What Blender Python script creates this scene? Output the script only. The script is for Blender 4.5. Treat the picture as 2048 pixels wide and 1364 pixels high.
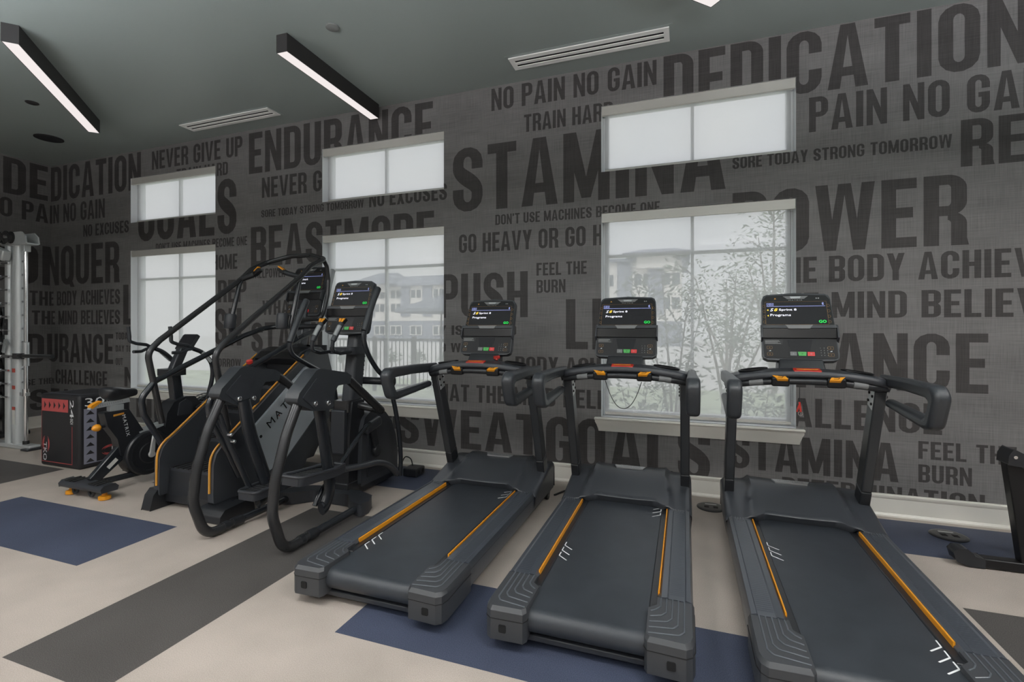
import bpy, bmesh, math, random
from mathutils import Vector, Matrix
from mathutils.geometry import tessellate_polygon
for o in list(bpy.data.objects): bpy.data.objects.remove(o)
SC = bpy.context.scene
COL = SC.collection
PI = math.pi

# ------------------------------------------------------------------ camera, world, exposure
cd = bpy.data.cameras.new('camera'); cam = bpy.data.objects.new('camera', cd); COL.objects.link(cam)
cd.sensor_width = 36.0; cd.lens = 970.0/2048*36.0; cd.shift_y = -25.0/2048
cam.location = (0, -4.672, 1.5); cam.rotation_euler = (PI/2, 0, math.atan(346/970.0))
cd.clip_start = 0.05; cd.clip_end = 400
SC.camera = cam
SC.view_settings.view_transform = 'Standard'; SC.view_settings.look = 'None'
SC.view_settings.gamma = 1; SC.view_settings.use_curve_mapping = False
SC.view_settings.exposure = 0.12
W = bpy.data.worlds.new('sky'); SC.world = W; W.use_nodes = True
nt = W.node_tree; nt.nodes.clear()
wo = nt.nodes.new('ShaderNodeOutputWorld'); bg = nt.nodes.new('ShaderNodeBackground')
tc = nt.nodes.new('ShaderNodeTexCoord'); nz = nt.nodes.new('ShaderNodeTexNoise'); cr = nt.nodes.new('ShaderNodeValToRGB')
nz.inputs['Scale'].default_value = 3.0; nz.inputs['Detail'].default_value = 5
cr.color_ramp.elements[0].position = 0.35; cr.color_ramp.elements[0].color = (0.86, 0.87, 0.91, 1)
cr.color_ramp.elements[1].position = 0.65; cr.color_ramp.elements[1].color = (0.99, 0.975, 0.97, 1)
nt.links.new(tc.outputs['Generated'], nz.inputs['Vector']); nt.links.new(nz.outputs['Fac'], cr.inputs['Fac'])
nt.links.new(cr.outputs['Color'], bg.inputs['Color']); bg.inputs['Strength'].default_value = 1.36
nt.links.new(bg.outputs[0], wo.inputs[0])
sd = bpy.data.lights.new('sun', 'SUN'); sd.energy = 1.55; sd.angle = .12; sd.color = (1,.97,.92)
so_ = bpy.data.objects.new('sun', sd); COL.objects.link(so_); so_.rotation_euler = (math.radians(52), 0, math.radians(-18))   # high behind the building: lights the far facades only
CEIL_LIGHT = 0.80      # strength of the linear ceiling lamps
FILL_DOWN, FILL_UP = 17.0, 26.0    # strength, down and up, of unseen fill panels added behind the camera
XL, XR, YB, H = -9.24, 4.2, -8.5, 4.01   # room bounds

# ------------------------------------------------------------------ materials
def mat(name, col, rough=0.5, metal=0.0, bump=None, emit=None, spec=None, coat=0.0, noise=None):
    m = bpy.data.materials.new(name); m.use_nodes = True
    t = m.node_tree; p = t.nodes['Principled BSDF']
    p.inputs['Base Color'].default_value = (*col, 1); p.inputs['Roughness'].default_value = rough
    p.inputs['Metallic'].default_value = metal
    if spec is not None: p.inputs['Specular IOR Level'].default_value = spec
    if coat: p.inputs['Coat Weight'].default_value = coat; p.inputs['Coat Roughness'].default_value = 0.2
    if emit:
        p.inputs['Emission Color'].default_value = (*emit[0], 1); p.inputs['Emission Strength'].default_value = emit[1]
    if noise:      # (scale, amount): colour speckle
        tcn = t.nodes.new('ShaderNodeTexCoord'); n = t.nodes.new('ShaderNodeTexNoise'); r = t.nodes.new('ShaderNodeValToRGB')
        n.inputs['Scale'].default_value = noise[0]; n.inputs['Detail'].default_value = 3
        a = noise[1]
        r.color_ramp.elements[0].position = 0.3; r.color_ramp.elements[1].position = 0.7
        r.color_ramp.elements[0].color = (*[c*(1-a) for c in col], 1); r.color_ramp.elements[1].color = (*[min(1, c*(1+a)) for c in col], 1)
        t.links.new(tcn.outputs['Object'], n.inputs['Vector']); t.links.new(n.outputs['Fac'], r.inputs['Fac'])
        t.links.new(r.outputs['Color'], p.inputs['Base Color'])
    if bump:       # (scale, strength)
        tcn = t.nodes.new('ShaderNodeTexCoord'); n = t.nodes.new('ShaderNodeTexNoise'); b = t.nodes.new('ShaderNodeBump')
        n.inputs['Scale'].default_value = bump[0]; n.inputs['Detail'].default_value = 2
        b.inputs['Strength'].default_value = bump[1]; b.inputs['Distance'].default_value = 0.002
        t.links.new(tcn.outputs['Object'], n.inputs['Vector']); t.links.new(n.outputs['Fac'], b.inputs['Height'])
        t.links.new(b.outputs[0], p.inputs['Normal'])
    return m
M = {}
M['black'] = mat('black_plastic', (.016,.0175,.021), .33, bump=(900,.15))
M['crankgrey'] = mat('crank_alloy', (.55,.56,.56), .35, metal=.3)
M['upright'] = mat('upright_paint', (.075,.080,.088), .30, metal=.65)
M['grip'] = mat('grip_rubber', (.030,.034,.040), .36, bump=(900,.2))
M['char'] = mat('charcoal_plastic', (.032,.035,.042), .38, bump=(700,.2))
M['rail'] = mat('rail_plastic', (.046,.053,.066), .28, spec=.75, bump=(600,.12))
M['cap'] = mat('end_cap_plastic', (.044,.047,.053), .40, bump=(700,.15))
M['ridge'] = mat('ridge_plastic', (.085,.096,.112), .28, spec=.7)
M['hood'] = mat('hood_plastic', (.038,.042,.050), .36, bump=(800,.12))
M['belt'] = mat('belt_rubber', (.029,.034,.042), .44, spec=.55, bump=(500,.2), noise=(9,.12))
M['rubber'] = mat('rubber', (.013,.013,.014), .6)
M['tube'] = mat('painted_tube', (.018,.021,.026), .24, coat=.25)
M['tubegrey'] = mat('graphite_tube', (.040,.041,.044), .27, metal=.4)
M['gloss'] = mat('gloss_black', (.010,.010,.011), .28, spec=.3)
M['keys'] = mat('keypad_black', (.030,.031,.033), .6, spec=.22)
M['dark'] = mat('dark_void', (.004,.004,.005), .8)
M['orange'] = mat('orange_plastic', (.72,.29,.015), .4)
M['thinor'] = mat('orange_line', (.60,.28,.04), .4)
M['keyline'] = mat('key_outline', (.30,.165,.05), .5)
M['red'] = mat('red_plastic', (.42,.025,.018), .35)
M['redd'] = mat('red_key', (.50,.03,.03), .4, emit=((.8,.03,.03),.12))
M['green'] = mat('green_key', (.06,.32,.07), .4, emit=((.05,.5,.08),.12))
M['greykey'] = mat('grey_key', (.16,.165,.17), .45)
M['white'] = mat('white_print', (.72,.73,.75), .5)
M['silver'] = mat('silver_metal', (.50,.52,.53), .32, metal=.75, bump=(400,.05))
M['silverpaint'] = mat('silver_paint', (.55,.57,.58), .34, metal=.35)
M['chrome'] = mat('chrome', (.75,.76,.78), .14, metal=1.0)
M['badge'] = mat('badge_metal', (.42,.43,.44), .35, metal=.7)
M['panelgrey'] = mat('grey_panel', (.47,.51,.55), .36, metal=.2, bump=(800,.08))
M['paneldark'] = mat('slate_panel', (.044,.048,.056), .30, bump=(700,.1))
M['ltgrey'] = mat('light_grey_plastic', (.33,.35,.36), .4)
M['screen'] = mat('screen_glass', (.010,.010,.011), .3, spec=.2, emit=((.5,.5,.6),.012))
M['swhite'] = mat('screen_white', (.5,.5,.5), .5, emit=((.86,.86,1),1.0))
M['sblue'] = mat('screen_blue', (.2,.25,.5), .5, emit=((.38,.42,.85),.8))
M['syel'] = mat('screen_yellow', (.5,.4,.05), .5, emit=((1,.62,.04),.9))
M['sgreen'] = mat('screen_green', (.0,.4,.05), .5, emit=((.0,.85,.09),.85))
M['print'] = mat('fine_print', (.32,.33,.33), .5)
M['cream'] = mat('cream_paint', (.76,.735,.68), .38, bump=(60,.03))
M['reveal'] = mat('reveal_white', (.78,.80,.82), .5)
M['vinyl'] = mat('window_vinyl', (.80,.82,.84), .4)
M['alu'] = mat('shade_fascia', (.56,.545,.51), .4, metal=.2)
M['blacklabel'] = mat('label_black', (.02,.02,.022), .5)
M['sticker'] = mat('sticker_white', (.6,.6,.58), .5)
M['stickred'] = mat('sticker_red', (.45,.07,.05), .5)
M['vinylblack'] = mat('foam_cover_black', (.016,.016,.019), .5, bump=(500,.15))
M['vinylred'] = mat('foam_print_red', (.44,.075,.075), .55)
M['vinylgrey'] = mat('foam_print_grey', (.24,.245,.31), .55)
M['ventwhite'] = mat('vent_white', (.88,.89,.88), .5)
M['lampbody'] = mat('lamp_housing', (.030,.028,.029), .45)
M['fanmesh'] = mat('fan_wire', (.22,.23,.25), .35, metal=.6)

def ceiling_mat():
    m = mat('ceiling_paint', (.30,.345,.335), .42, spec=.5, bump=(55,.25)); return m
M['ceil'] = ceiling_mat()

def wallpaper(name, col):
    m = bpy.data.materials.new(name); m.use_nodes = True; t = m.node_tree; p = t.nodes['Principled BSDF']
    p.inputs['Roughness'].default_value = .62; p.inputs['Specular IOR Level'].default_value = .3
    tcn = t.nodes.new('ShaderNodeTexCoord')
    outs = []
    for sc, s in (((4,4,150), 1.0), ((170,170,5), 1.0), ((1.6,1.6,5.0), 1.0)):
        mp = t.nodes.new('ShaderNodeMapping'); mp.inputs['Scale'].default_value = sc
        n = t.nodes.new('ShaderNodeTexNoise'); n.inputs['Scale'].default_value = s; n.inputs['Detail'].default_value = 4
        t.links.new(tcn.outputs['Object'], mp.inputs['Vector']); t.links.new(mp.outputs[0], n.inputs['Vector'])
        outs.append(n.outputs['Fac'])
    def add(a, b):
        q = t.nodes.new('ShaderNodeMath'); q.operation = 'ADD'; t.links.new(a, q.inputs[0]); t.links.new(b, q.inputs[1]); return q.outputs[0]
    s = add(add(outs[0], outs[1]), outs[2])
    r = t.nodes.new('ShaderNodeMapRange'); r.inputs['From Min'].default_value = 1.0; r.inputs['From Max'].default_value = 2.0
    r.inputs['To Min'].default_value = .66; r.inputs['To Max'].default_value = 1.34; t.links.new(s, r.inputs['Value'])
    mx = t.nodes.new('ShaderNodeVectorMath'); mx.operation = 'SCALE'; mx.inputs[0].default_value = col
    t.links.new(r.outputs[0], mx.inputs['Scale']); t.links.new(mx.outputs[0], p.inputs['Base Color'])
    return m
M['wall'] = wallpaper('woven_wallpaper', (.178,.173,.172))
M['letter'] = wallpaper('wallpaper_lettering', (.058,.054,.054))
M['wallplain'] = mat('plain_wall', (.30,.29,.28), .7)

def rubberfloor(name, col, fleck, amt):
    m = bpy.data.materials.new(name); m.use_nodes = True; t = m.node_tree; p = t.nodes['Principled BSDF']
    p.inputs['Roughness'].default_value = .55; p.inputs['Specular IOR Level'].default_value = .35
    tcn = t.nodes.new('ShaderNodeTexCoord'); n = t.nodes.new('ShaderNodeTexNoise'); n.inputs['Scale'].default_value = 260; n.inputs['Detail'].default_value = 3
    n2 = t.nodes.new('ShaderNodeTexNoise'); n2.inputs['Scale'].default_value = 2.2; n2.inputs['Detail'].default_value = 3
    t.links.new(tcn.outputs['Object'], n.inputs['Vector']); t.links.new(tcn.outputs['Object'], n2.inputs['Vector'])
    r = t.nodes.new('ShaderNodeValToRGB'); r.color_ramp.elements[0].position = .5-amt; r.color_ramp.elements[1].position = .5+amt
    r.color_ramp.elements[0].color = (*col, 1); r.color_ramp.elements[1].color = (*fleck, 1)
    t.links.new(n.outputs['Fac'], r.inputs['Fac'])
    mr = t.nodes.new('ShaderNodeMapRange'); mr.inputs['From Min'].default_value = .3; mr.inputs['From Max'].default_value = .7
    mr.inputs['To Min'].default_value = .9; mr.inputs['To Max'].default_value = 1.1; t.links.new(n2.outputs['Fac'], mr.inputs['Value'])
    vm = t.nodes.new('ShaderNodeVectorMath'); vm.operation = 'SCALE'; t.links.new(r.outputs['Color'], vm.inputs[0]); t.links.new(mr.outputs[0], vm.inputs['Scale'])
    t.links.new(vm.outputs[0], p.inputs['Base Color'])
    b = t.nodes.new('ShaderNodeBump'); b.inputs['Strength'].default_value = .25; b.inputs['Distance'].default_value = .002
    t.links.new(n.outputs['Fac'], b.inputs['Height']); t.links.new(b.outputs[0], p.inputs['Normal'])
    return m
M['fbeige'] = rubberfloor('floor_beige', (.355,.310,.275), (.47,.415,.372), .16)
M['fgrey'] = rubberfloor('floor_charcoal', (.050,.045,.044), (.105,.098,.094), .14)
M['fnavy'] = rubberfloor('floor_navy', (.034,.043,.075), (.075,.088,.135), .14)

def shade_fabric():
    m = bpy.data.materials.new('shade_fabric'); m.use_nodes = True; t = m.node_tree; t.nodes.clear()
    o = t.nodes.new('ShaderNodeOutputMaterial'); tr = t.nodes.new('ShaderNodeBsdfTransparent'); tl = t.nodes.new('ShaderNodeBsdfTranslucent')
    df = t.nodes.new('ShaderNodeBsdfDiffuse'); a = t.nodes.new('ShaderNodeMixShader'); b = t.nodes.new('ShaderNodeMixShader')
    tl.inputs['Color'].default_value = (.66,.66,.67,1); df.inputs['Color'].default_value = (.50,.51,.52,1)
    tcn = t.nodes.new('ShaderNodeTexCoord'); n = t.nodes.new('ShaderNodeTexNoise'); n.inputs['Scale'].default_value = 300
    t.links.new(tcn.outputs['Object'], n.inputs['Vector'])
    bm_ = t.nodes.new('ShaderNodeBump'); bm_.inputs['Strength'].default_value = .1; t.links.new(n.outputs['Fac'], bm_.inputs['Height'])
    t.links.new(bm_.outputs[0], df.inputs['Normal'])
    a.inputs[0].default_value = .55; t.links.new(tl.outputs[0], a.inputs[1]); t.links.new(df.outputs[0], a.inputs[2])
    b.inputs[0].default_value = .25; t.links.new(a.outputs[0], b.inputs[1]); t.links.new(tr.outputs[0], b.inputs[2])
    t.links.new(b.outputs[0], o.inputs[0]); return m
M['shade'] = shade_fabric()
def glass():
    m = bpy.data.materials.new('window_glass'); m.use_nodes = True; t = m.node_tree; t.nodes.clear()
    o = t.nodes.new('ShaderNodeOutputMaterial'); tr = t.nodes.new('ShaderNodeBsdfTransparent'); g = t.nodes.new('ShaderNodeBsdfGlossy')
    fr = t.nodes.new('ShaderNodeFresnel'); fr.inputs['IOR'].default_value = 1.45; mx = t.nodes.new('ShaderNodeMixShader')
    tr.inputs['Color'].default_value = (.93,.96,.97,1); g.inputs['Roughness'].default_value = .02
    t.links.new(fr.outputs[0], mx.inputs[0]); t.links.new(tr.outputs[0], mx.inputs[1]); t.links.new(g.outputs[0], mx.inputs[2])
    t.links.new(mx.outputs[0], o.inputs[0]); return m
M['glass'] = glass()
M['lamp'] = mat('lamp_diffuser', (.1,.1,.1), .5, emit=((1.0,.92,.90), CEIL_LIGHT))
M['fillup'] = mat('fill_panel_up', (.8,.8,.8), .5, emit=((.97,.98,1.0), FILL_UP))  # glowing top of the added fill panels, lifts the ceiling
M['panel'] = mat('fill_panel_down', (.8,.8,.8), .5, emit=((1.0,.965,.935), FILL_DOWN))  # glowing underside of the added fill panels
# outdoors
M['leaf'] = mat('leaf', (.17,.21,.16), .6); M['leafb'] = mat('leaf_pale', (.27,.33,.24), .6)
M['bark'] = mat('bark', (.22,.19,.17), .8); M['grass'] = mat('lawn', (.46,.52,.38), .9, noise=(3,.3))
M['bldg'] = mat('building_render', (.80,.77,.73), .8); M['bldgd'] = mat('building_brick', (.26,.28,.34), .8)
M['roof'] = mat('roof_shingle', (.30,.32,.38), .8); M['fence'] = mat('fence_metal', (.05,.05,.055), .5)
M['paving'] = mat('paving', (.74,.73,.71), .8); M['umb'] = mat('umbrella_cloth', (.20,.22,.27), .8)
M['bwin'] = mat('building_glass', (.10,.12,.14), .2)

# ------------------------------------------------------------------ mesh builder
def unit(v): v = Vector(v); return v.normalized()
def fillet(P, r, n=6):
    P = [Vector(p) for p in P]; out = [P[0]]
    for i in range(1, len(P)-1):
        a, b, c = P[i-1], P[i], P[i+1]; u = (a-b); w = (c-b); lu, lw = u.length, w.length
        if lu < 1e-6 or lw < 1e-6: continue
        u /= lu; w /= lw; ang = u.angle(w, PI)
        if ang > PI-0.03: out.append(b); continue
        rr = r[i] if isinstance(r, (list, tuple)) else r
        d = min(rr/math.tan(ang/2), lu*.49, lw*.49)
        p0, p1 = b+u*d, b+w*d
        for k in range(n+1):
            s = k/n; out.append(p0*(1-s)**2 + b*2*s*(1-s) + p1*s*s)
    out.append(P[-1]); return out
def smooth(P, k=5):
    P = [Vector(p) for p in P]; Q = [P[0]*2-P[1]]+P+[P[-1]*2-P[-2]]; out = []
    for i in range(1, len(Q)-2):
        for s in range(k):
            t = s/k; a, b, c, d = Q[i-1], Q[i], Q[i+1], Q[i+2]
            out.append(.5*((2*b)+(c-a)*t+(2*a-5*b+4*c-d)*t*t+(3*b-a-3*c+d)*t**3))
    out.append(P[-1]); return out
_tx = {}
def text_geo(s, italic=0.0, space=1.0, bold=0.0):
    key = (s, italic, space, bold)
    if key in _tx: return _tx[key]
    c = bpy.data.curves.new('t', 'FONT'); c.body = s; c.size = 1; c.shear = italic; c.space_character = space; c.resolution_u = 2; c.offset = bold
    o = bpy.data.objects.new('t', c); COL.objects.link(o); dg = bpy.context.evaluated_depsgraph_get(); dg.update()
    me = o.evaluated_get(dg).to_mesh()
    v = [(p.co.x, p.co.y) for p in me.vertices]; f = [tuple(p.vertices) for p in me.polygons]
    o.evaluated_get(dg).to_mesh_clear(); bpy.data.objects.remove(o); bpy.data.curves.remove(c)
    x0 = min(p[0] for p in v); x1 = max(p[0] for p in v); y0 = min(p[1] for p in v); y1 = max(p[1] for p in v)
    v = [(p[0]-x0, p[1]-y0) for p in v]
    _tx[key] = (v, f, x1-x0, y1-y0); return _tx[key]
class MB:
    def __init__(s, off=(0,0,0)): s.v = []; s.f = []; s.m = []; s.off = Vector(off); s.xf = None; s.mats = []
    def mi(s, m):
        if m not in s.mats: s.mats.append(m)
        return s.mats.index(m)
    def add(s, vs, fs, m):
        b = len(s.v); k = s.mi(m)
        for p in vs:
            p = Vector(p)
            if s.xf: p = s.xf(p)
            s.v.append(p - s.off)
        for f in fs: s.f.append(tuple(b+i for i in f)); s.m.append(k)
        return s
    def box(s, x0, x1, y0, y1, z0, z1, m):
        vs = [(x,y,z) for z in (z0,z1) for y in (y0,y1) for x in (x0,x1)]
        return s.add(vs, [(0,2,3,1),(4,5,7,6),(0,1,5,4),(2,6,7,3),(0,4,6,2),(1,3,7,5)], m)
    def hexa(s, lo, hi, m):     # two quads of 4 points, same winding
        return s.add(list(lo)+list(hi), [(3,2,1,0),(4,5,6,7),(0,1,5,4),(1,2,6,5),(2,3,7,6),(3,0,4,7)], m)
    def beam(s, a, b, w, d, m, side=(1,0,0), w2=None, d2=None):   # box section from a to b; w along side, d along the other
        a, b = Vector(a), Vector(b); t = unit(b-a); sx = unit(Vector(side)-t*Vector(side).dot(t)); sy = t.cross(sx)
        w2 = w2 or w; d2 = d2 or d
        q = lambda c, w, d: [c+sx*(i*w/2)+sy*(j*d/2) for i, j in ((-1,-1),(1,-1),(1,1),(-1,1))]
        return s.hexa(q(a,w,d), q(b,w2,d2), m)
    def prism(s, pts, axis, a, b, m, mcap=None, inset=0):
        n = len(pts)
        def P(p, t):
            return (t,p[0],p[1]) if axis=='x' else (p[0],t,p[1]) if axis=='y' else (p[0],p[1],t)
        vs = [P(p,a) for p in pts]+[P(p,b) for p in pts]
        s.add(vs, [(i,(i+1)%n,n+(i+1)%n,n+i) for i in range(n)], m)
        s.add(vs, [tuple(range(n))[::-1], tuple(range(n,2*n))], mcap or m); return s
    def tube(s, P, r, m, n=10, closed=False, caps=True, flat=1.0, up=None):
        P = [Vector(p) for p in P]; N = len(P); R = r if isinstance(r, (list,tuple)) else [r]*N
        T = []
        for i in range(N):
            if closed: d = P[(i+1)%N]-P[i-1]
            else: d = P[min(i+1,N-1)]-P[max(i-1,0)]
            T.append(d.normalized())
        if up is None:
            up = Vector((0,0,1)) if abs(T[0].z) < .9 else Vector((1,0,0))
        nrm = (Vector(up)-T[0]*Vector(up).dot(T[0])).normalized()
        vs = []
        for i in range(N):
            nrm = (nrm-T[i]*nrm.dot(T[i])).normalized(); bi = T[i].cross(nrm)
            for k in range(n):
                a = 2*PI*k/n; vs.append(P[i]+nrm*math.cos(a)*R[i]+bi*math.sin(a)*R[i]*flat)
        fs = []
        for i in range(N if closed else N-1):
            j = (i+1)%N
            for k in range(n): fs.append((i*n+k, i*n+(k+1)%n, j*n+(k+1)%n, j*n+k))
        if not closed and caps: fs += [tuple(range(n))[::-1], tuple((N-1)*n+k for k in range(n))]
        return s.add(vs, fs, m)
    def rod(s, a, b, r, m, n=12, r2=None): return s.tube([a,b], [r, r2 or r], m, n)
    def lathe(s, prof, c, axis, m, n=24):     # prof: (radius, height along axis)
        c = Vector(c); ax = unit(axis); u = ax.orthogonal().normalized(); w = ax.cross(u); vs = []
        for r, h in prof:
            for k in range(n):
                a = 2*PI*k/n; vs.append(c+ax*h+u*math.cos(a)*r+w*math.sin(a)*r)
        fs = [(i*n+k, i*n+(k+1)%n, (i+1)*n+(k+1)%n, (i+1)*n+k) for i in range(len(prof)-1) for k in range(n)]
        fs += [tuple(range(n))[::-1], tuple((len(prof)-1)*n+k for k in range(n))]
        return s.add(vs, fs, m)
    def ball(s, c, r, m, n=12, k=8):
        sc = r if isinstance(r, (tuple,list)) else (r,r,r); c = Vector(c); vs = []; fs = []
        for i in range(k+1):
            t = PI*i/k
            for j in range(n):
                a = 2*PI*j/n; vs.append(c+Vector((sc[0]*math.sin(t)*math.cos(a), sc[1]*math.sin(t)*math.sin(a), sc[2]*math.cos(t))))
        for i in range(k):
            for j in range(n): fs.append((i*n+j, (i+1)*n+j, (i+1)*n+(j+1)%n, i*n+(j+1)%n))
        return s.add(vs, fs, m)
    def poly(s, pts, m): return s.add(pts, [tuple(range(len(pts)))], m)
    def text(s, txt, o, u, v, h, m, width=None, italic=0.0, space=1.0, center=False, bold=0.0):
        vs, fs, w, hh = text_geo(txt, italic, space, bold); k = h/hh; kx = (width/w) if width else k
        o = Vector(o); u = Vector(u); v = Vector(v)
        if center: o = o-u*(w*kx/2)
        return s.add([o+u*(p[0]*kx)+v*(p[1]*k) for p in vs], fs, m)
    def build(s, name, parent=None, bevel=0, seg=2, ang=38, loc=None, label=None):
        me = bpy.data.meshes.new(name); me.from_pydata([tuple(p) for p in s.v], [], s.f); me.update()
        for k in s.mats: me.materials.append(M[k])
        for p, k in zip(me.polygons, s.m): p.material_index = k; p.use_smooth = True
        bm = bmesh.new(); bm.from_mesh(me); bmesh.ops.recalc_face_normals(bm, faces=bm.faces); bm.to_mesh(me); bm.free()
        me.set_sharp_from_angle(angle=math.radians(ang))
        o = bpy.data.objects.new(name, me); COL.objects.link(o)
        if bevel:
            b = o.modifiers.new('bevel', 'BEVEL'); b.width = bevel; b.segments = seg; b.limit_method = 'ANGLE'; b.angle_limit = math.radians(32)
            b.harden_normals = False
        if parent: o.parent = parent
        if loc: o.location = loc
        if label: o['label'] = label
        return o
def frame(o, u, v, n):
    o, u, v, n = Vector(o), Vector(u), Vector(v), Vector(n)
    return lambda p: o+u*p[0]+v*p[1]+n*p[2]
def thing(name, label, cat, loc, group=None):
    o = bpy.data.objects.new(name, None); COL.objects.link(o); o.location = loc; o.empty_display_size = .2
    o['label'] = label; o['category'] = cat
    if group: o['group'] = group
    return o
def tag(o, label, cat, group=None):
    o['label'] = label; o['category'] = cat
    if group: o['group'] = group
    return o
def struct(o): o['kind'] = 'structure'; return o
def rrect(x0, x1, y0, y1, r, n=4):
    out = []
    for cx, cy, a0 in ((x1-r,y1-r,0),(x0+r,y1-r,90),(x0+r,y0+r,180),(x1-r,y0+r,270)):
        for k in range(n+1):
            a = math.radians(a0+90*k/n); out.append((cx+r*math.cos(a), cy+r*math.sin(a)))
    return out
# ------------------------------------------------------------------ condensed wall lettering (own glyph shapes)
GW, GS = .455, .165
def _arc(cx, cy, rx, ry, a0, a1, ix, iy, n=7):
    A = [math.radians(a0+(a1-a0)*k/n) for k in range(n+1)]
    return [(cx+rx*math.cos(a), cy+ry*math.sin(a)) for a in A]+[(cx+ix*math.cos(a), cy+iy*math.sin(a)) for a in reversed(A)]
def _r(x0, y0, x1, y1): return [(x0,y0),(x1,y0),(x1,y1),(x0,y1)]
def glyph(c):
    w, s = GW, GS; h = w/2; ih = h-s; iv = .23-.145
    top = _arc(h, .77, h, .23, 0, 180, ih, iv); bot = _arc(h, .23, h, .23, 180, 360, ih, iv)
    L = _r(0,0,s,1); b = .15
    if c == ' ': return [], .20
    if c == "'": return [[(0,.72),(.05,.72),(.14,.82),(.14,1),(0,1)]], .14
    if c == 'I': return [L], s
    if c == 'L': return [L, _r(s,0,.38,b)], .38
    if c in 'EF':
        p = [L, _r(s,1-b,.39,1), _r(s,.43,.35,.43+b)]
        if c == 'E': p.append(_r(s,0,.39,b))
        return p, .39
    if c == 'T': return [_r(0,1-b,.42,1), _r(.21-s/2,0,.21+s/2,1-b)], .42
    if c == 'H': return [L, _r(w-s,0,w,1), _r(s,.43,w-s,.43+b)], w
    if c == 'N': return [_r(0,0,.14,1), _r(w-.14,0,w,1), [(.13,1),(w-.13,0),(w,0),(w,.02),(.14,1)], [(0,1),(.14,1),(w,0),(w-.14,0)]], w
    if c == 'M': W = .60; return [_r(0,0,.145,1), _r(W-.145,0,W,1), [(0,1),(.17,1),(W/2+.06,.05),(W/2-.06,.05)], [(W-.17,1),(W,1),(W/2+.06,.05),(W/2-.06,.05)]], W
    if c in 'AV':
        W = .50; q = [[(0,0),(.155,0),(W/2+.02,1),(W/2-.09,1)], [(W,0),(W-.155,0),(W/2-.02,1),(W/2+.09,1)]]
        if c == 'A': q.append(_r(.12,.19,W-.12,.33))
        else: q = [[(x,1-y) for x, y in p] for p in q]
        return q, W
    if c == 'W':
        W = .70; q = []
        for x0, x1 in ((0,.17),(W/2-.02,.19),(W/2+.02,W-.19),(W,W-.17)):
            sg = 1
            t = .075
            q.append([(x0-t if x0 > .1 else x0,1),(x0+t if x0 < W-.1 else x0,1),(x1+.07,0),(x1-.07,0)])
        q[0] = [(0,1),(.15,1),(.25,0),(.11,0)]; q[3] = [(W-.15,1),(W,1),(W-.11,0),(W-.25,0)]
        q[1] = [(W/2-.075,1),(W/2+.02,1),(.25,0),(.14,0)]; q[2] = [(W/2-.02,1),(W/2+.075,1),(W-.14,0),(W-.25,0)]
        return q, W
    if c == 'X': W = .46; return [[(0,0),(.165,0),(W-.01,1),(W-.175,1)], [(W,0),(W-.165,0),(.01,1),(.175,1)]], W
    if c == 'Y': W = .47; return [_r(W/2-s/2,0,W/2+s/2,.42), [(0,1),(.165,1),(W/2+s/2,.40),(W/2-s/2,.36)], [(W,1),(W-.165,1),(W/2-s/2,.40),(W/2+s/2,.36)]], W
    if c == 'K': return [L, [(s,.35),(s,.58),(w-.16,1),(w+.01,1)], [(w+.02,0),(w-.15,0),(s+.02,.52),(s+.12,.66)]], w
    if c == 'Z': return [_r(0,0,.4,b), _r(0,1-b,.4,1), [(0,b),(.16,b),(.4,1-b),(.24,1-b)]], .4
    if c in 'OQ':
        q = [top, bot, _r(0,.23,s,.77), _r(w-s,.23,w,.77)]
        if c == 'Q': q.append([(h,.16),(h+.1,.24),(w+.03,-.06),(w-.11,-.06)])
        return q, w
    if c == 'U': return [bot, _r(0,.23,s,1), _r(w-s,.23,w,1)], w
    if c == 'J': return [_arc(.18,.2,.18,.2,180,360,.02,.06), _r(.36-s,.2,.36,1)], .36
    if c in 'CG':
        q = [top, bot, _r(0,.23,s,.77), _r(w-s,.63,w,.77)]
        q += [_r(w-s,.23,w,.53), _r(h,.40,w-s,.53)] if c == 'G' else [_r(w-s,.23,w,.37)]
        return q, w
    if c == 'D': return [L, _arc(w-.21,.79,.21,.21,0,90,.045,.065), _arc(w-.21,.21,.21,.21,270,360,.045,.065), _r(w-s,.21,w,.79), _r(s,1-.145,w-.21,1), _r(s,0,w-.21,.145)], w
    if c in 'PR':
        q = [L, _arc(w-.2,.80,.2,.2,0,90,.035,.06), _arc(w-.2,.62,.2,.2,270,360,.035,.06), _r(w-s,.62,w,.80), _r(s,.86,w-.2,1), _r(s,.42,w-.2,.56)]
        if c == 'R': q += [_arc(w-.2,.31,.2,.17,0,90,.035,.05), [(w-s,0),(w+.02,0),(w,.1),(w,.31),(w-s,.31)], _r(s,.42,w-.15,.5)]
        return q, w
    if c == 'B':
        q = [L]
        for y0, y1 in ((.46,1),(0,.54)):
            q += [_arc(w-.19,y1-.17,.19,.17,0,90,.03,.04), _arc(w-.19,y0+.17,.19,.17,270,360,.03,.04), _r(w-s,y0+.17,w,y1-.17), _r(s,y1-.13,w-.19,y1), _r(s,y0,w-.19,y0+.13)]
        return q, w
    if c == 'S':
        q = [top, bot, _r(w-s,.66,w,.77), _r(0,.66,s,.77), _r(0,.23,s,.35), _r(w-s,.23,w,.33)]
        l = []; r = []
        for k in range(9):
            t = k/8; e = t*t*(3-2*t); x = (w-s)*e; y = .70-(.70-.30)*t
            sl = .10*math.sin(PI*t); l.append((x-sl*.2, y-sl*.6)); r.append((x+s+sl*.2, y+sl*.6))
        q.append(l+r[::-1]); return q, w
    return [_r(0,0,w,1)], w
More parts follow.
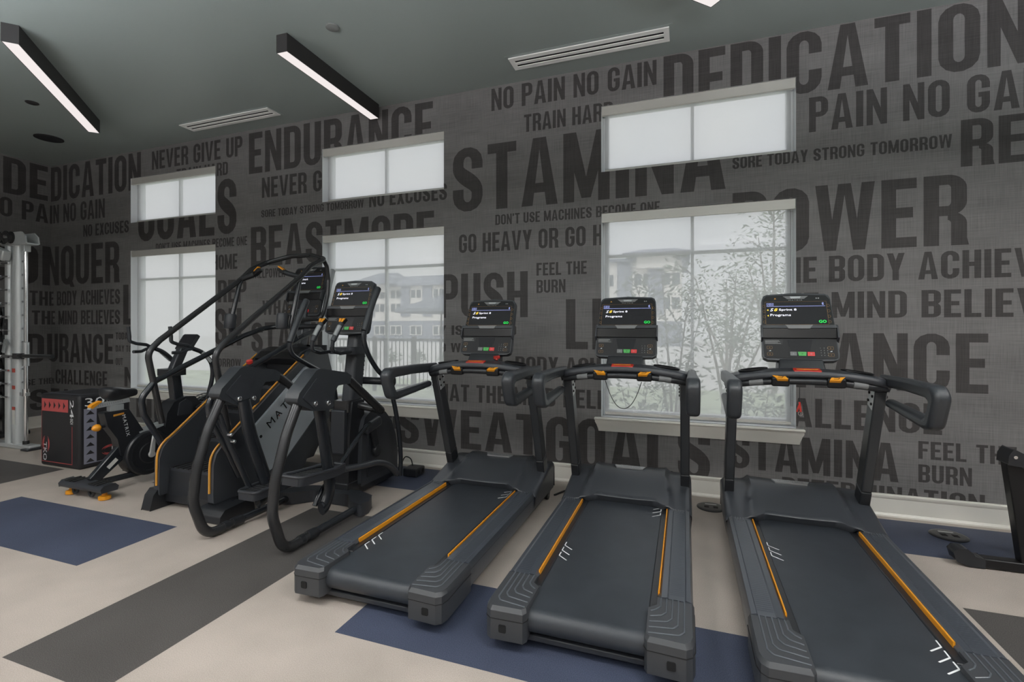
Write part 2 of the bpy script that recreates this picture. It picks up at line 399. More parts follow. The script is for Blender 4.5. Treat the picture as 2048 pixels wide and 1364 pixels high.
def line_polys(txt, xl, xr, zt, zb):
    x = 0; P = []; gap = .075
    for c in txt:
        q, w = glyph(c)
        for p in q: P.append([(x+a, b) for a, b in p])
        x += w+gap
    x -= gap; h = zt-zb
    if xl is None: xl = xr-x*h*1.06
    if xr is None: xr = xl+x*h*1.06
    k = (xr-xl)/x
    return [[(xl+a*k, zb+b*h) for a, b in p] for p in P]

# ------------------------------------------------------------------ room shell
WIN = [(-7.42,-5.785),(-4.06,-2.445),(-.757,.885)]; ZL = (.655,2.605); ZU = (3.0,3.63); RD = .17   # window openings, reveal depth
OPEN = [(a,b,z0,z1) for a, b in WIN for z0, z1 in (ZL,ZU)]
TXT = [("DEDICATION",-9.80,-7.207,3.985,3.46),("NEVER GIVE UP",-6.983,-5.317,3.96,3.705),("TRAIN HARD",-6.50,-5.565,3.66,3.49),("GOALS",-7.262,-5.418,3.44,2.72),
("NO PAIN NO GAIN",-10.00,-7.976,3.40,3.12),("NO EXCUSES",-8.463,-7.458,3.045,2.87),("DON'T USE MACHINES BECOME ONE",-6.906,-5.236,2.675,2.56),
("GO HEAVY OR GO HOME",-7.26,-5.401,2.461,2.266),("CONQUER",-10.06,-7.662,2.76,2.165),("THE BODY ACHIEVES",-9.50,-7.647,2.07,1.852),("THE MIND BELIEVES",-9.475,-7.647,1.772,1.562),
("LIFT",-7.577,-6.50,2.125,1.556),("REP",-5.74,-5.249,2.128,1.84),("PUSH",-6.32,-5.333,1.762,1.283),("ENDURANCE",-10.03,-7.792,1.42,.985),
("TODAY IS A",-7.737,-7.18,1.442,1.342),("DAY TO WORK",-7.737,-7.10,1.257,1.167),("OUT",-7.737,-7.586,1.075,.975),("LOSE THEN",-9.66,-9.16,.74,.648),
("CHALLENGE",-9.124,-7.922,.875,.655),("NO",-7.55,-7.1,.95,.67),("STAMINA",-9.50,-7.75,.577,.262),("TOMORROW",-5.97,-5.342,1.11,1.004),("NEVER",-7.3,-5.6,.60,.25),
("ENDURANCE",-5.207,-2.578,3.97,3.455),("NEVER GIVE UP",-4.993,-3.33,3.386,3.135),("SORE TODAY STRONG TOMORROW",-5.004,-3.474,2.982,2.89),("NO EXCUSES",-3.398,-2.408,3.064,2.884),
("BEASTMODE",-5.174,-2.565,2.78,2.285),("WILLPOWER",-5.153,-4.625,2.248,2.132),("WHAT THE MIND",-4.985,-3.5,1.85,1.67),("STAMINA",-5.166,-3.70,1.576,1.203),
("CHALLENGE",-3.95,-3.0,.56,.38),
("PUSH",-2.50,-1.497,2.081,1.615),("FEEL THE",-1.405,-.897,2.157,2.03),("BURN",-1.405,-1.108,1.986,1.856),("LIFT",-1.103,-.20,1.787,1.298),("TODAY IS A GOOD",-2.90,-1.62,1.533,1.431),
("DAY TO WORK",-2.90,-1.98,1.344,1.247),("BODY ACHIEVES",-1.629,-.27,1.216,1.053),("WHAT THE MIND BELIEVES",-2.68,-.28,.905,.724),("SWEAT",-3.024,-1.369,.633,.225),("GOALS",-1.306,.21,.63,.12),
("NO PAIN NO GAIN",-1.893,-.248,3.985,3.756),("TRAIN HARD",-1.537,-.647,3.665,3.488),("STAMINA",-2.336,.337,3.415,2.735),("DON'T USE MACHINES BECOME ONE",-1.85,-.219,2.676,2.57),
("GO HEAVY OR GO HOME",-2.265,-.40,2.498,2.301),("DEDICATION",-.186,2.415,4.0,3.475),("PAIN NO GAIN",.98,2.58,3.435,3.145),("SORE TODAY STRONG TOMORROW",.394,1.943,3.004,2.90),
("REP",1.997,2.62,3.101,2.742),("POWER",.394,2.035,2.69,2.143),("THE BODY ACHIEVES",.681,2.692,2.101,1.885),("THE MIND BELIEVES",.667,2.735,1.801,1.587),("ENDURANCE",-.16,2.163,1.462,1.005),
("CHALLENGE",.53,1.881,.913,.672),("STAMINA",.37,1.601,.583,.275),("FEEL THE",1.73,2.33,.615,.476),("BURN",1.73,2.065,.432,.292),("DETERMINATION",.78,2.143,.236,.077)]
def wall_with_letters():
    bm = bmesh.new()
    xs = sorted({XL, XR, *[a for w in WIN for a in w]}); zs = sorted({0, H, *ZL, *ZU})
    for i in range(len(xs)-1):
        for j in range(len(zs)-1):
            cx, cz = (xs[i]+xs[i+1])/2, (zs[j]+zs[j+1])/2
            if any(a < cx < b and z0 < cz < z1 for a, b, z0, z1 in OPEN): continue
            f = bm.faces.new([bm.verts.new(p) for p in ((xs[i],0,zs[j]),(xs[i+1],0,zs[j]),(xs[i+1],0,zs[j+1]),(xs[i],0,zs[j+1]))]); f.material_index = 0
    for a, b, z0, z1 in OPEN:       # plastered reveals
        for q in (((a,0,z0),(a,RD,z0),(a,RD,z1),(a,0,z1)),((b,0,z0),(b,0,z1),(b,RD,z1),(b,RD,z0)),((a,0,z1),(a,RD,z1),(b,RD,z1),(b,0,z1)),((a,0,z0),(b,0,z0),(b,RD,z0),(a,RD,z0))):
            bm.faces.new([bm.verts.new(p) for p in q]).material_index = 2
    left = bmesh.new()
    left.faces.new([left.verts.new(p) for p in ((XL,YB,0),(XL,0,0),(XL,0,H),(XL,YB,H))]).material_index = 0
    EPS = .0012
    for t in TXT:
        L = bmesh.new()
        for pi_, P in enumerate(line_polys(*t)):
            dy = -EPS-.00012*(pi_ % 7)      # strokes overlap: each its own hair of depth
            vs = [L.verts.new((x, dy, z)) for x, z in P]
            for tri in tessellate_polygon([[Vector((x,z,0)) for x, z in P]]):
                try: L.faces.new([vs[i] for i in tri])
                except ValueError: pass
        def cut(co, no):
            bmesh.ops.bisect_plane(L, geom=L.verts[:]+L.edges[:]+L.faces[:], plane_co=co, plane_no=no, dist=1e-6)
        def drop(fn): bmesh.ops.delete(L, geom=[f for f in L.faces if fn(f.calc_center_median())], context='FACES')
        cut((0,0,.178),(0,0,1)); cut((0,0,H-.002),(0,0,1)); drop(lambda c: c.z < .178 or c.z > H-.002)
        bx0 = min(v.co.x for v in L.verts); bx1 = max(v.co.x for v in L.verts); bz0 = min(v.co.z for v in L.verts); bz1 = max(v.co.z for v in L.verts)
        for a, b, z0, z1 in OPEN:
            if bx1 < a or bx0 > b or bz1 < z0 or bz0 > z1: continue
            for co, no in (((a,0,0),(1,0,0)),((b,0,0),(1,0,0)),((0,0,z0),(0,0,1)),((0,0,z1),(0,0,1))): cut(co, no)
            drop(lambda c: a < c.x < b and z0 < c.z < z1)
        if bx0 < XL: cut((XL,0,0),(1,0,0))
        for f in L.faces:
            c = f.calc_center_median()
            if c.x < XL:
                left.faces.new([left.verts.new((XL-v.co.y, v.co.x-XL, v.co.z)) for v in f.verts]).material_index = 1
            else:
                bm.faces.new([bm.verts.new(v.co) for v in f.verts]).material_index = 1
        L.free()
    for b, nm in ((bm,'wall_back'),(left,'wall_left')):
        me = bpy.data.meshes.new(nm); b.to_mesh(me); b.free()
        for k in ('wall','letter','reveal'): me.materials.append(M[k])
        o = bpy.data.objects.new(nm, me); COL.objects.link(o); struct(o)
wall_with_letters()
def floor():
    xs = [XL,-8.2,-6.23,-5.58,-4.89,-4.2,-3.62,-2.935,-2.28,-1.63,.99,1.404,2.6,XR]; ys = [YB,-3.37,-2.71,-2.065,-1.93,-1.405,-.745,-.09,0]
    R = [(-5.58,-3.62,-2.71,-2.065,1),(-2.935,-2.28,-3.37,-1.405,2),(-2.935,-1.63,-.745,-.09,1),(-1.63,.99,-2.71,-2.065,1),(.99,2.6,-.745,-.09,1),(1.404,2.6,-2.065,-1.405,2),(-8.2,-6.23,-1.93,-1.405,2),(-4.89,-4.2,-1.405,-.745,2)]
    b = MB()
    for i in range(len(xs)-1):
        for j in range(len(ys)-1):
            cx, cy = (xs[i]+xs[i+1])/2, (ys[j]+ys[j+1])/2; k = 0
            for r in R:
                if r[0] < cx < r[1] and r[2] < cy < r[3]: k = r[4]
            b.poly([(xs[i],ys[j],0),(xs[i+1],ys[j],0),(xs[i+1],ys[j+1],0),(xs[i],ys[j+1],0)], ('fbeige','fnavy','fgrey')[k])
    struct(b.build('floor'))
floor()
struct(MB().poly([(XL,YB,H),(XR,YB,H),(XR,0,H),(XL,0,H)], 'ceil').build('ceiling'))
struct(MB().poly([(XR,YB,0),(XR,0,0),(XR,0,H),(XR,YB,H)], 'wall').build('wall_right'))
struct(MB().poly([(XL,YB,0),(XR,YB,0),(XR,YB,H),(XL,YB,H)], 'wallplain').build('wall_front'))
# baseboards: board, cap bead and shoe moulding
def baseboard(nm, P):     # profile extruded along axis
    b = MB(); prof = [(0,0),(-.030,0),(-.030,.012),(-.020,.026),(-.016,.028),(-.016,.140),(-.020,.146),(-.026,.160),(-.026,.170),(-.018,.177),(0,.177)]
    if P == 'x': b.prism(prof, 'x', XL, XR, 'cream')
    else: b.prism([(XL-p[0], p[1]) for p in prof], 'y', YB, 0, 'cream')
    struct(b.build(nm, ang=25))
baseboard('baseboard_back', 'x'); baseboard('baseboard_left', 'y')

# windows: vinyl frame, muntins, glass; sill; roller shade in front
def window(n, a, b, z0, z1, low):
    f = .055; y0, y1 = RD-.07, RD
    m = MB()
    m.box(a,a+f,y0,y1,z0,z1,'vinyl').box(b-f,b,y0,y1,z0,z1,'vinyl').box(a+f,b-f,y0,y1,z1-f,z1,'vinyl').box(a+f,b-f,y0,y1,z0,z0+f,'vinyl')
    w = struct(m.build('window_%d' % n, bevel=.004))
    c = (a+b)/2; mm = MB(); mm.box(c-.014,c+.014,y0+.015,y1-.015,z0+f,z1-f,'vinyl')
    if low: mm.box(a+f,c-.014,y0+.015,y1-.015,2.19,2.218,'vinyl').box(c+.014,b-f,y0+.015,y1-.015,2.19,2.218,'vinyl')
    mm.build('muntin', w)
    MB().poly([(a+f,y0+.033,z0+f),(b-f,y0+.033,z0+f),(b-f,y0+.033,z1-f),(a+f,y0+.033,z1-f)],'glass').build('glass_pane', w)
    if low:
        s = MB(); s.prism([(.10,z0-.004),(-.045,z0-.004),(-.052,z0-.014),(-.045,z0-.026),(0,z0-.026),(.10,z0-.026)], 'x', a-.06, b+.06, 'cream')
        pr = [(0,z0-.026),(-.038,z0-.026),(-.036,z0-.045),(-.024,z0-.07),(-.020,z0-.11),(-.012,z0-.135),(0,z0-.135)]
        vs = []
        for x, sg in ((a-.055,1),(b+.055,-1)):
            for i, p in enumerate(pr): vs.append((x+sg*(.030 if i in (4,5,6) else .012 if i == 3 else 0), p[0], p[1]))
        k = len(pr); s.add(vs, [(i,(i+1)%k,k+(i+1)%k,k+i) for i in range(k)]+[tuple(range(k))[::-1], tuple(range(k,2*k))], 'cream')
        s.build('windowsill', w, ang=25)
    return w
SHADE_Y = .075
names = ['far left','middle','right-hand']
desc = {(0,0):'pale roller shade on the tall window behind the exercise bike, near the corner',(0,1):'pale roller shade on the short upper window nearest the left corner',
 (1,0):'pale roller shade on the tall window showing apartments, behind the elliptical console',(1,1):'pale roller shade on the short upper window at the end of the ceiling lamp',
 (2,0):'pale roller shade on the tall window showing shrubs, behind two treadmill consoles',(2,1):'pale roller shade on the short upper window below the word DEDICATION'}
n = 0
for i, (a, b) in enumerate(WIN):
    for j, (z0, z1) in enumerate((ZL,ZU)):
        n += 1; window(n, a, b, z0, z1, j == 0)
        g = .012; c = (a+b)/2
        r = thing('roller_shade', desc[(i,j)], 'window shade', (c, SHADE_Y, z1), 'roller shades in the windows')
        fb = MB((c,SHADE_Y,z1)); hv = .088
        fb.prism([(.006,z1-.004),(.105,z1-.004),(.105,z1-.012),(.016,z1-.012),(.016,z1-hv+.006),(.03,z1-hv+.006),(.03,z1-hv),(.006,z1-hv)], 'x', a+.003, b-.003, 'alu')
        fb.build('fascia', r)
        MB((c,SHADE_Y,z1)).rod((a+g,SHADE_Y-.012,z1-.05),(b-g,SHADE_Y-.012,z1-.05),.026,'reveal',16).build('roller_tube', r)
        zb = z0+.012
        MB((c,SHADE_Y,z1)).poly([(a+g+.012,SHADE_Y,zb+.02),(b-g-.012,SHADE_Y,zb+.02),(b-g-.012,SHADE_Y,z1-.05),(a+g+.012,SHADE_Y,z1-.05)],'shade').build('fabric', r)
        MB((c,SHADE_Y,z1)).box(a+g+.012,b-g-.012,SHADE_Y-.007,SHADE_Y+.007,zb,zb+.028,'alu').build('hem_bar', r, bevel=.004)
        if i == 2:      # bead chain hanging at the right jamb
            ch = MB((c,SHADE_Y,z1)); zc = z0+.18 if j == 0 else z0+.06
            for dx in (0,.012):
                zz = z1-.10
                while zz > zc:
                    ch.box(b-.030+dx-.002,b-.030+dx+.002,SHADE_Y-.035,SHADE_Y-.031,zz-.0042,zz,'reveal' if j else 'tubegrey'); zz -= .0075
            ch.build('bead_chain', r)

# ceiling fittings
def linear_lamp(p, q, label, w=.112, h=.155, group='linear ceiling lamps'):
    p, q = Vector((*p,0)), Vector((*q,0)); c = (p+q)/2; d = (q-p).normalized(); sd = Vector((-d.y,d.x,0)); L = (q-p).length
    t = thing('linear_ceiling_light', label, 'ceiling light', (c.x,c.y,H), group)
    X = lambda a, b, z: c+d*a+sd*b+Vector((0,0,z))
    m = MB((c.x,c.y,H)); th = .006; z0, z1 = H-h, H
    def bx(a0,a1,b0,b1,za,zb,k,mm): mm.hexa([X(a0,b0,za),X(a1,b0,za),X(a1,b1,za),X(a0,b1,za)],[X(a0,b0,zb),X(a1,b0,zb),X(a1,b1,zb),X(a0,b1,zb)],k)
    bx(-L/2,L/2,-w/2,-w/2+th,z0,z1,'lampbody',m); bx(-L/2,L/2,w/2-th,w/2,z0,z1,'lampbody',m)
    bx(-L/2,-L/2+th,-w/2+th,w/2-th,z0,z1,'lampbody',m); bx(L/2-th,L/2,-w/2+th,w/2-th,z0,z1,'lampbody',m)
    m.build('housing', t)
    e = MB((c.x,c.y,H)); bx(-L/2+th,L/2-th,-w/2+th,w/2-th,z0-.001,z0+.012,'lamp',e); e.build('diffuser', t)
    return t
linear_lamp((-5.235,-2.30),(-6.69,-.87),'black linear ceiling lamp running diagonally, nearest the left wall')
linear_lamp((-3.237,-1.44),(-3.287,-.055),'black linear ceiling lamp ending just above the middle upper window')
linear_lamp((.218,-.868),(-1.22,-2.30),'diagonal linear ceiling lamp, only its corner tip showing at the top of the photo')
def fill_panel(x, y):  # unseen fill light, added to brighten floor, walls and ceiling
    zc = 2.95
    t = thing('added_fill_panel', 'unseen hanging fill panel, added behind the camera to light room and ceiling', 'ceiling light', (x,y,H), 'added fill panels behind the camera')
    f = MB((x,y,H)); a, b = .62, .32; z0, z1 = zc-.03, zc+.03
    f.box(-a+x,a+x,y-b,y-b+.03,z0,z1,'ventwhite').box(-a+x,a+x,y+b-.03,y+b,z0,z1,'ventwhite').box(x-a,x-a+.03,y-b+.03,y+b-.03,z0,z1,'ventwhite').box(x+a-.03,x+a,y-b+.03,y+b-.03,z0,z1,'ventwhite')
    f.build('trim_frame', t)
    MB((x,y,H)).box(x-a+.03,x+a-.03,y-b+.03,y+b-.03,z0+.004,z0+.014,'panel').build('fill_down_face', t)
    MB((x,y,H)).box(x-a+.03,x+a-.03,y-b+.03,y+b-.03,z1-.014,z1-.004,'fillup').build('fill_up_face', t)
    for sx in (-.55,.55): MB((x,y,H)).rod((x+sx,y-b+.015,z1),(x+sx,y-b+.015,H),.004,'ventwhite',6).build('suspension_rod', t)
for x, y in ((-4.8,-3.9),(-2.0,-3.9),(.8,-3.6),(2.9,-2.3),(-7.6,-6.4),(-4.8,-6.4),(-2.0,-6.4),(.8,-6.4),(3.0,-5.2)): fill_panel(x, y)
def slot_vent(x0, x1, y0, y1, label):
    t = thing('slot_diffuser', label, 'air vent', ((x0+x1)/2,(y0+y1)/2,H), 'slot air vents in the ceiling'); o = ((x0+x1)/2,(y0+y1)/2,H)
    m = MB(o); z0, z1 = H-.006, H; e = .045
    MB(o).box(x0-.03,x1+.03,y0-.03,y1+.03,H-.003,H,'ceil').build('plaster_flange', t)
    w = (y1-y0); s = w*.085; gaps = [y0+w*.33-s, y0+w*.33+s, y0+w*.67-s, y0+w*.67+s]
    z1 = H-.003; z0 = H-.012
    m.box(x0,x0+e,y0,y1,z0,z1,'ventwhite').box(x1-e,x1,y0,y1,z0,z1,'ventwhite')
    for a, b in ((y0,gaps[0]),(gaps[1],gaps[2]),(gaps[3],y1)): m.box(x0+e,x1-e,a,b,z0,z1,'ventwhite')
    m.build('face', t); k = MB(o)
    for a, b in ((gaps[0],gaps[1]),(gaps[2],gaps[3])): k.box(x0+e,x1-e,a,b,H-.005,H-.0035,'dark')
    k.build('slot', t)
slot_vent(-5.87,-4.462,-.425,-.232,'white slot air vent in the ceiling left of the centre lamp')
slot_vent(-1.547,-.125,-.445,-.237,'white slot air vent in the ceiling above the word GAIN')
tag(MB((-2.763,-1.372,H)).lathe([(.052,-.012),(.056,-.010),(.056,0)],(-2.763,-1.372,H),(0,0,1),'ventwhite').build('sprinkler_cover', loc=(-2.763,-1.372,H)),'small round grey sprinkler cover plate right of the centre ceiling lamp','sprinkler cover')
bpy.data.objects['sprinkler_cover'].data.materials[0] = mat('cover_grey', (.20,.21,.21), .5)
tag(MB((-6.83,-1.39,H)).lathe([(.05,-.012),(.058,-.006),(.058,0)],(-6.83,-1.39,H),(0,0,1),'lampbody').build('ceiling_sensor', loc=(-6.83,-1.39,H)),'small black round ceiling sensor beside the left diagonal lamp','sensor')
t = thing('ceiling_speaker', 'large round dark speaker grille flush in the ceiling near the left corner', 'speaker', (-7.9,-.70,H))
MB((-7.9,-.70,H)).lathe([(.135,-.010),(.15,-.008),(.15,0)],(-7.9,-.70,H),(0,0,1),'lampbody',32).build('bezel', t)
MB((-7.9,-.70,H)).lathe([(.0,-.0125),(.128,-.0125),(.128,-.010)],(-7.9,-.70,H),(0,0,1),'black',32).build('grille', t)
# ------------------------------------------------------------------ cardio consoles (shared by treadmills, elliptical and stair climber)
ARROWS = []
def console(root, off, bottom, top, hw=.23, variant='treadmill', arrows=False, th=.045, gap='P'):
    """display head; bottom/top are the middle of its lower and upper edge. u right, v up the face, n towards the user"""
    B, T = Vector(bottom), Vector(top); v = (T-B).normalized(); L = (T-B).length; u = Vector((1,0,0)); n = u.cross(v)
    if n.y > 0: n = -n
    F = frame(B, u, v, n)
    k = L/.51
    def mb(): m = MB(off); m.xf = F; return m
    h = mb()
    ol = [(-hw*1.0,.05),(-hw*.97,.018),(-hw*.86,.004),(0,-.004),(hw*.86,.004),(hw*.97,.018),(hw*1.0,.05),(hw*.925,.46*k),(hw*.88,.488*k),(hw*.78,.50*k),(0,.51*k),(-hw*.78,.50*k),(-hw*.88,.488*k),(-hw*.925,.46*k)]
    h.prism(ol, 'z', -th, 0, 'char')
    il = [(p[0]*.80, .06*k+(p[1])*.80) for p in ol]
    h.add([(p[0],p[1],-th) for p in ol]+[(p[0],p[1]-.01,-th-.05) for p in il], [(i,(i+1)%14,14+(i+1)%14,14+i) for i in range(14)]+[tuple(range(14,28))], 'char')
    con = h.build('console', root, bevel=.008, seg=3)
    # glossy face plate over the upper half with display
    f = mb(); f.prism([(-hw*.955,.235*k),(hw*.955,.235*k),(hw*.90,.455*k),(hw*.80,.487*k),(0,.497*k),(-hw*.80,.487*k),(-hw*.90,.455*k)], 'z', 0, .003, 'gloss')
    f.build('face_plate', con, bevel=.001)
    s = mb(); z = .0036
    x0, x1, y0, y1 = -hw*.84, hw*.80, .268*k, .438*k
    s.prism([(x0,y0),(x1,y0),(x1*.985,y1),(x0*.985,y1)], 'z', .002, z, 'screen')
    e = .0006; U, V = (1,0,0), (0,1,0)
    W = x1-x0; Hh = y1-y0
    P = lambda a, b: (x0+W*a, y0+Hh*b, z+e)
    s.poly([P(.02,.80),P(.98,.80),P(.98,.815),P(.02,.815)], 'sblue')
    for a in (.025,.085):
        for q in ((0,.845,.055,.855),(0,.945,.055,.955),(0,.845,.006,.955),(.049,.845,.055,.955)):
            s.poly([P(a+q[0],q[1]),P(a+q[2],q[1]),P(a+q[2],q[3]),P(a+q[0],q[3])], 'sblue')
    s.text('A', P(.04,.868), U, V, Hh*.062, 'sblue'); s.text('x', P(.10,.868), U, V, Hh*.055, 'sblue')
    b0 = P(.945,.85); bw, bh = .006, .021     # wireless rune
    pts = [(-1,.25),(1,.75),(0,1),(0,0),(1,.25),(-1,.75)]
    for p, q in zip(pts, pts[1:]):
        a = Vector((b0[0]+p[0]*bw, b0[1]+p[1]*bh, b0[2])); b = Vector((b0[0]+q[0]*bw, b0[1]+q[1]*bh, b0[2])); d = (b-a).normalized(); w = Vector((-d.y,d.x,0))*.0009
        s.poly([a-w,b-w,b+w,a+w], 'sblue')
    if gap == 'P':
        s.text('S', P(.075,.585), U, V, Hh*.135, 'swhite', width=W*.062, italic=.3, bold=.012); s.text('8', P(.143,.585), U, V, Hh*.135, 'syel', width=W*.06, italic=.3, bold=.012)
        s.text('Sprint 8', P(.225,.578), U, V, Hh*.125, 'swhite', width=W*.29, bold=.01)
    else:
        s.text('A', P(.075,.585), U, V, Hh*.12, 'syel', width=W*.05); s.text('Landmark', P(.15,.585), U, V, Hh*.12, 'swhite', width=W*.33)
    s.text('Programs', P(.075,.33), U, V, Hh*.135, 'swhite', width=W*.34, bold=.01)
    s.text('GO', P(.855,.055), U, V, Hh*.125, 'sgreen', width=W*.12, bold=.015)
    if arrows:
        s0 = mb()
        for yy in (.64,.385): s0.poly([P(.022,yy),P(.048,yy+.04),P(.048,yy-.04)], 'syel')
    scr = s.build('display_screen', con)
    if arrows:
        ao = s0.build('arrow_cursors', con); ARROWS.append(ao)
    # soft-key outlines either side, top trapezoid control, maker's word
    d = mb()
    def outline(pts, w, m, zz=.0042):
        n_ = len(pts)
        for i in range(n_):
            a, b = Vector((*pts[i],zz)), Vector((*pts[(i+1)%n_],zz)); t = (b-a).normalized(); q = Vector((-t.y,t.x,0))*w
            d.poly([a-q,b-q,b+q,a+q], m)
    for i in range(4):
        yy = y0+Hh*(.10+.24*i)
        for sg, xx in ((-1,x0-.004),(1,x1+.004)):
            outline([(xx,yy-.010),(xx+sg*.011,yy-.008),(xx+sg*.015,yy),(xx+sg*.011,yy+.008),(xx,yy+.010)], .0006, 'keyline')
    outline([(x0-.003,y0-.003),(x1+.003,y0-.003),(x1+.001,y1+.003),(x0-.001,y1+.003)], .0005, 'keyline')
    yt = .487*k
    d.prism([(-.052,yt-.026),(.052,yt-.026),(.078,yt-.004),(-.078,yt-.004)], 'z', .003, .006, 'greykey')
    d.prism([(-.028,yt-.022),(.028,yt-.022),(.034,yt-.008),(-.034,yt-.008)], 'z', .006, .008, 'badge')
    d.text('MATRIX', (0,.448*k,.0042), U, V, .0075, 'print', width=.085, space=1.3, center=True)
    d.poly([(-.135,yt-.026,.0042),(-.121,yt-.026,.0042),(-.128,yt-.014,.0042)], 'thinor')
    for xx in (.128,.142): d.lathe([(.004,0),(.004,.0008)], (xx,yt-.022,.0036), (0,0,1), 'print', 10)
    d.poly([(.128,yt-.023,.0046),(.142,yt-.023,.0046),(.142,yt-.021,.0046),(.128,yt-.021,.0046)], 'print')
    d.build('soft_keys', con)
    # ledge / accessory tray
    t = mb(); a = .165*k; b = .238*k
    t.hexa([(-hw*.985,a,0),(hw*.985,a,0),(hw*.96,b,0),(-hw*.96,b,0)], [(-hw*.985,a-.006,.012),(hw*.985,a-.006,.012),(hw*.96,b,.030),(-hw*.96,b,.030)], 'gloss')
    t.prism([(-hw*.97,b-.012),(hw*.97,b-.012),(hw*.96,b+.010),(-hw*.96,b+.010)], 'z', .026, .036, 'char')
    t.hexa([(-.085,b+.011,.02),(.085,b+.011,.02),(.065,b-.018,.02),(-.065,b-.018,.02)][::-1], [(-.085,b+.011,.040),(.085,b+.011,.040),(.065,b-.018,.038),(-.065,b-.018,.038)][::-1], 'greykey')
    for sg in (-1,1):
        x = sg*hw*.965; q = [(x,a-.03,-.01),(x+sg*.012,a-.03,-.01),(x+sg*.010,b+.03,-.005),(x,b+.03,-.005)]
        t.hexa(q, [(p[0], p[1]+(.02 if i < 2 else -.02), .036) for i, p in enumerate(q)], 'char')
    t.build('accessory_tray', con, bevel=.003)
    # keypad
    p = mb(); y = .016*k; yy = .158*k
    p.prism([(-hw*.95,y+.01),(-hw*.88,y),(hw*.88,y),(hw*.95,y+.01),(hw*.955,yy),(-hw*.955,yy)], 'z', 0, .004, 'keys')
    z2 = .0046
    p.prism([(-hw*.93,y+.012),(-hw*.86,y+.006),(hw*.86,y+.006),(hw*.93,y+.012),(hw*.93,.095*k),(hw*.45,.105*k),(hw*.36,.088*k),(hw*.30,.036*k),(-hw*.30,.036*k),(-hw*.36,.105*k),(-hw*.93,.10*k)], 'z', .004, z2, 'keys')
    p.prism([(-hw*.24,.068*k),(hw*.26,.068*k),(hw*.34,.150*k),(-hw*.32,.150*k)], 'z', .004, .0052, 'screen')
    p.prism([(-hw*.94,.115*k),(-hw*.45,.115*k),(-hw*.43,.150*k),(-hw*.94,.150*k)], 'z', .004, z2, 'blacklabel')
    for i, (wx, ry) in enumerate(((.38,.143),(.40,.136),(.34,.129),(.42,.122))):
        p.poly([(-hw*.91,ry*k,z2+.0006),(-hw*(.91-wx),ry*k,z2+.0006),(-hw*(.91-wx),ry*k+.0022,z2+.0006),(-hw*.91,ry*k+.0022,z2+.0006)], 'print')
    for i in range(4):
        for j in range(3):
            xx, yk = hw*(.52+.085*j), (.036+.0175*(3-i))*k
            p.text(('123','456','789','*0#')[i][j], (xx,yk,z2+.0006), U, V, .0075, 'print')
    p.build('keypad', con, bevel=.001)
    for nm, xa, xb, m, g in (('pause_key',-.062,-.022,'greykey','II'),('start_key',-.015,.036,'green','>'),('stop_key',.042,.084,'redd','[]')):
        q = mb(); sl = .004
        q.prism([(xa+sl,.034*k),(xb-sl,.034*k),(xb,.062*k),(xa,.062*k)] if nm == 'start_key' else [(xa,.034*k),(xb,.034*k),(xb,.062*k),(xa,.062*k)], 'z', .0045, .0085, m)
        q.text('>' if g == '>' else 'o' if g == '[]' else 'II', ((xa+xb)/2,.043*k,.0092), U, V, .010, 'print' if m != 'green' else 'dark', center=True)
        q.build(nm, con, bevel=.0015)
    kk = mb()
    for sg, x in ((-1,-hw*.80),(1,hw*.78)):
        for yk, ch in ((.044,'-'),(.092,'+')):
            d2 = rrect(x-.016, x+.016, yk*k-.010, yk*k+.010, .003, 2)
            for i in range(len(d2)):
                a_, b_ = Vector((*d2[i],z2+.0008)), Vector((*d2[(i+1)%len(d2)],z2+.0008)); t_ = (b_-a_).normalized(); q_ = Vector((-t_.y,t_.x,0))*.0007
                kk.poly([a_-q_,b_-q_,b_+q_,a_+q_], 'keyline')
            kk.poly([(x-.004,yk*k-.0008,z2+.0008),(x+.004,yk*k-.0008,z2+.0008),(x+.004,yk*k+.0008,z2+.0008),(x-.004,yk*k+.0008,z2+.0008)], 'thinor')
        kk.poly([(x-.007,.066*k,z2+.0008),(x+.007,.066*k,z2+.0008),(x+.007,.073*k,z2+.0008)], 'white')
    kk.build('level_keys', con)
    return con

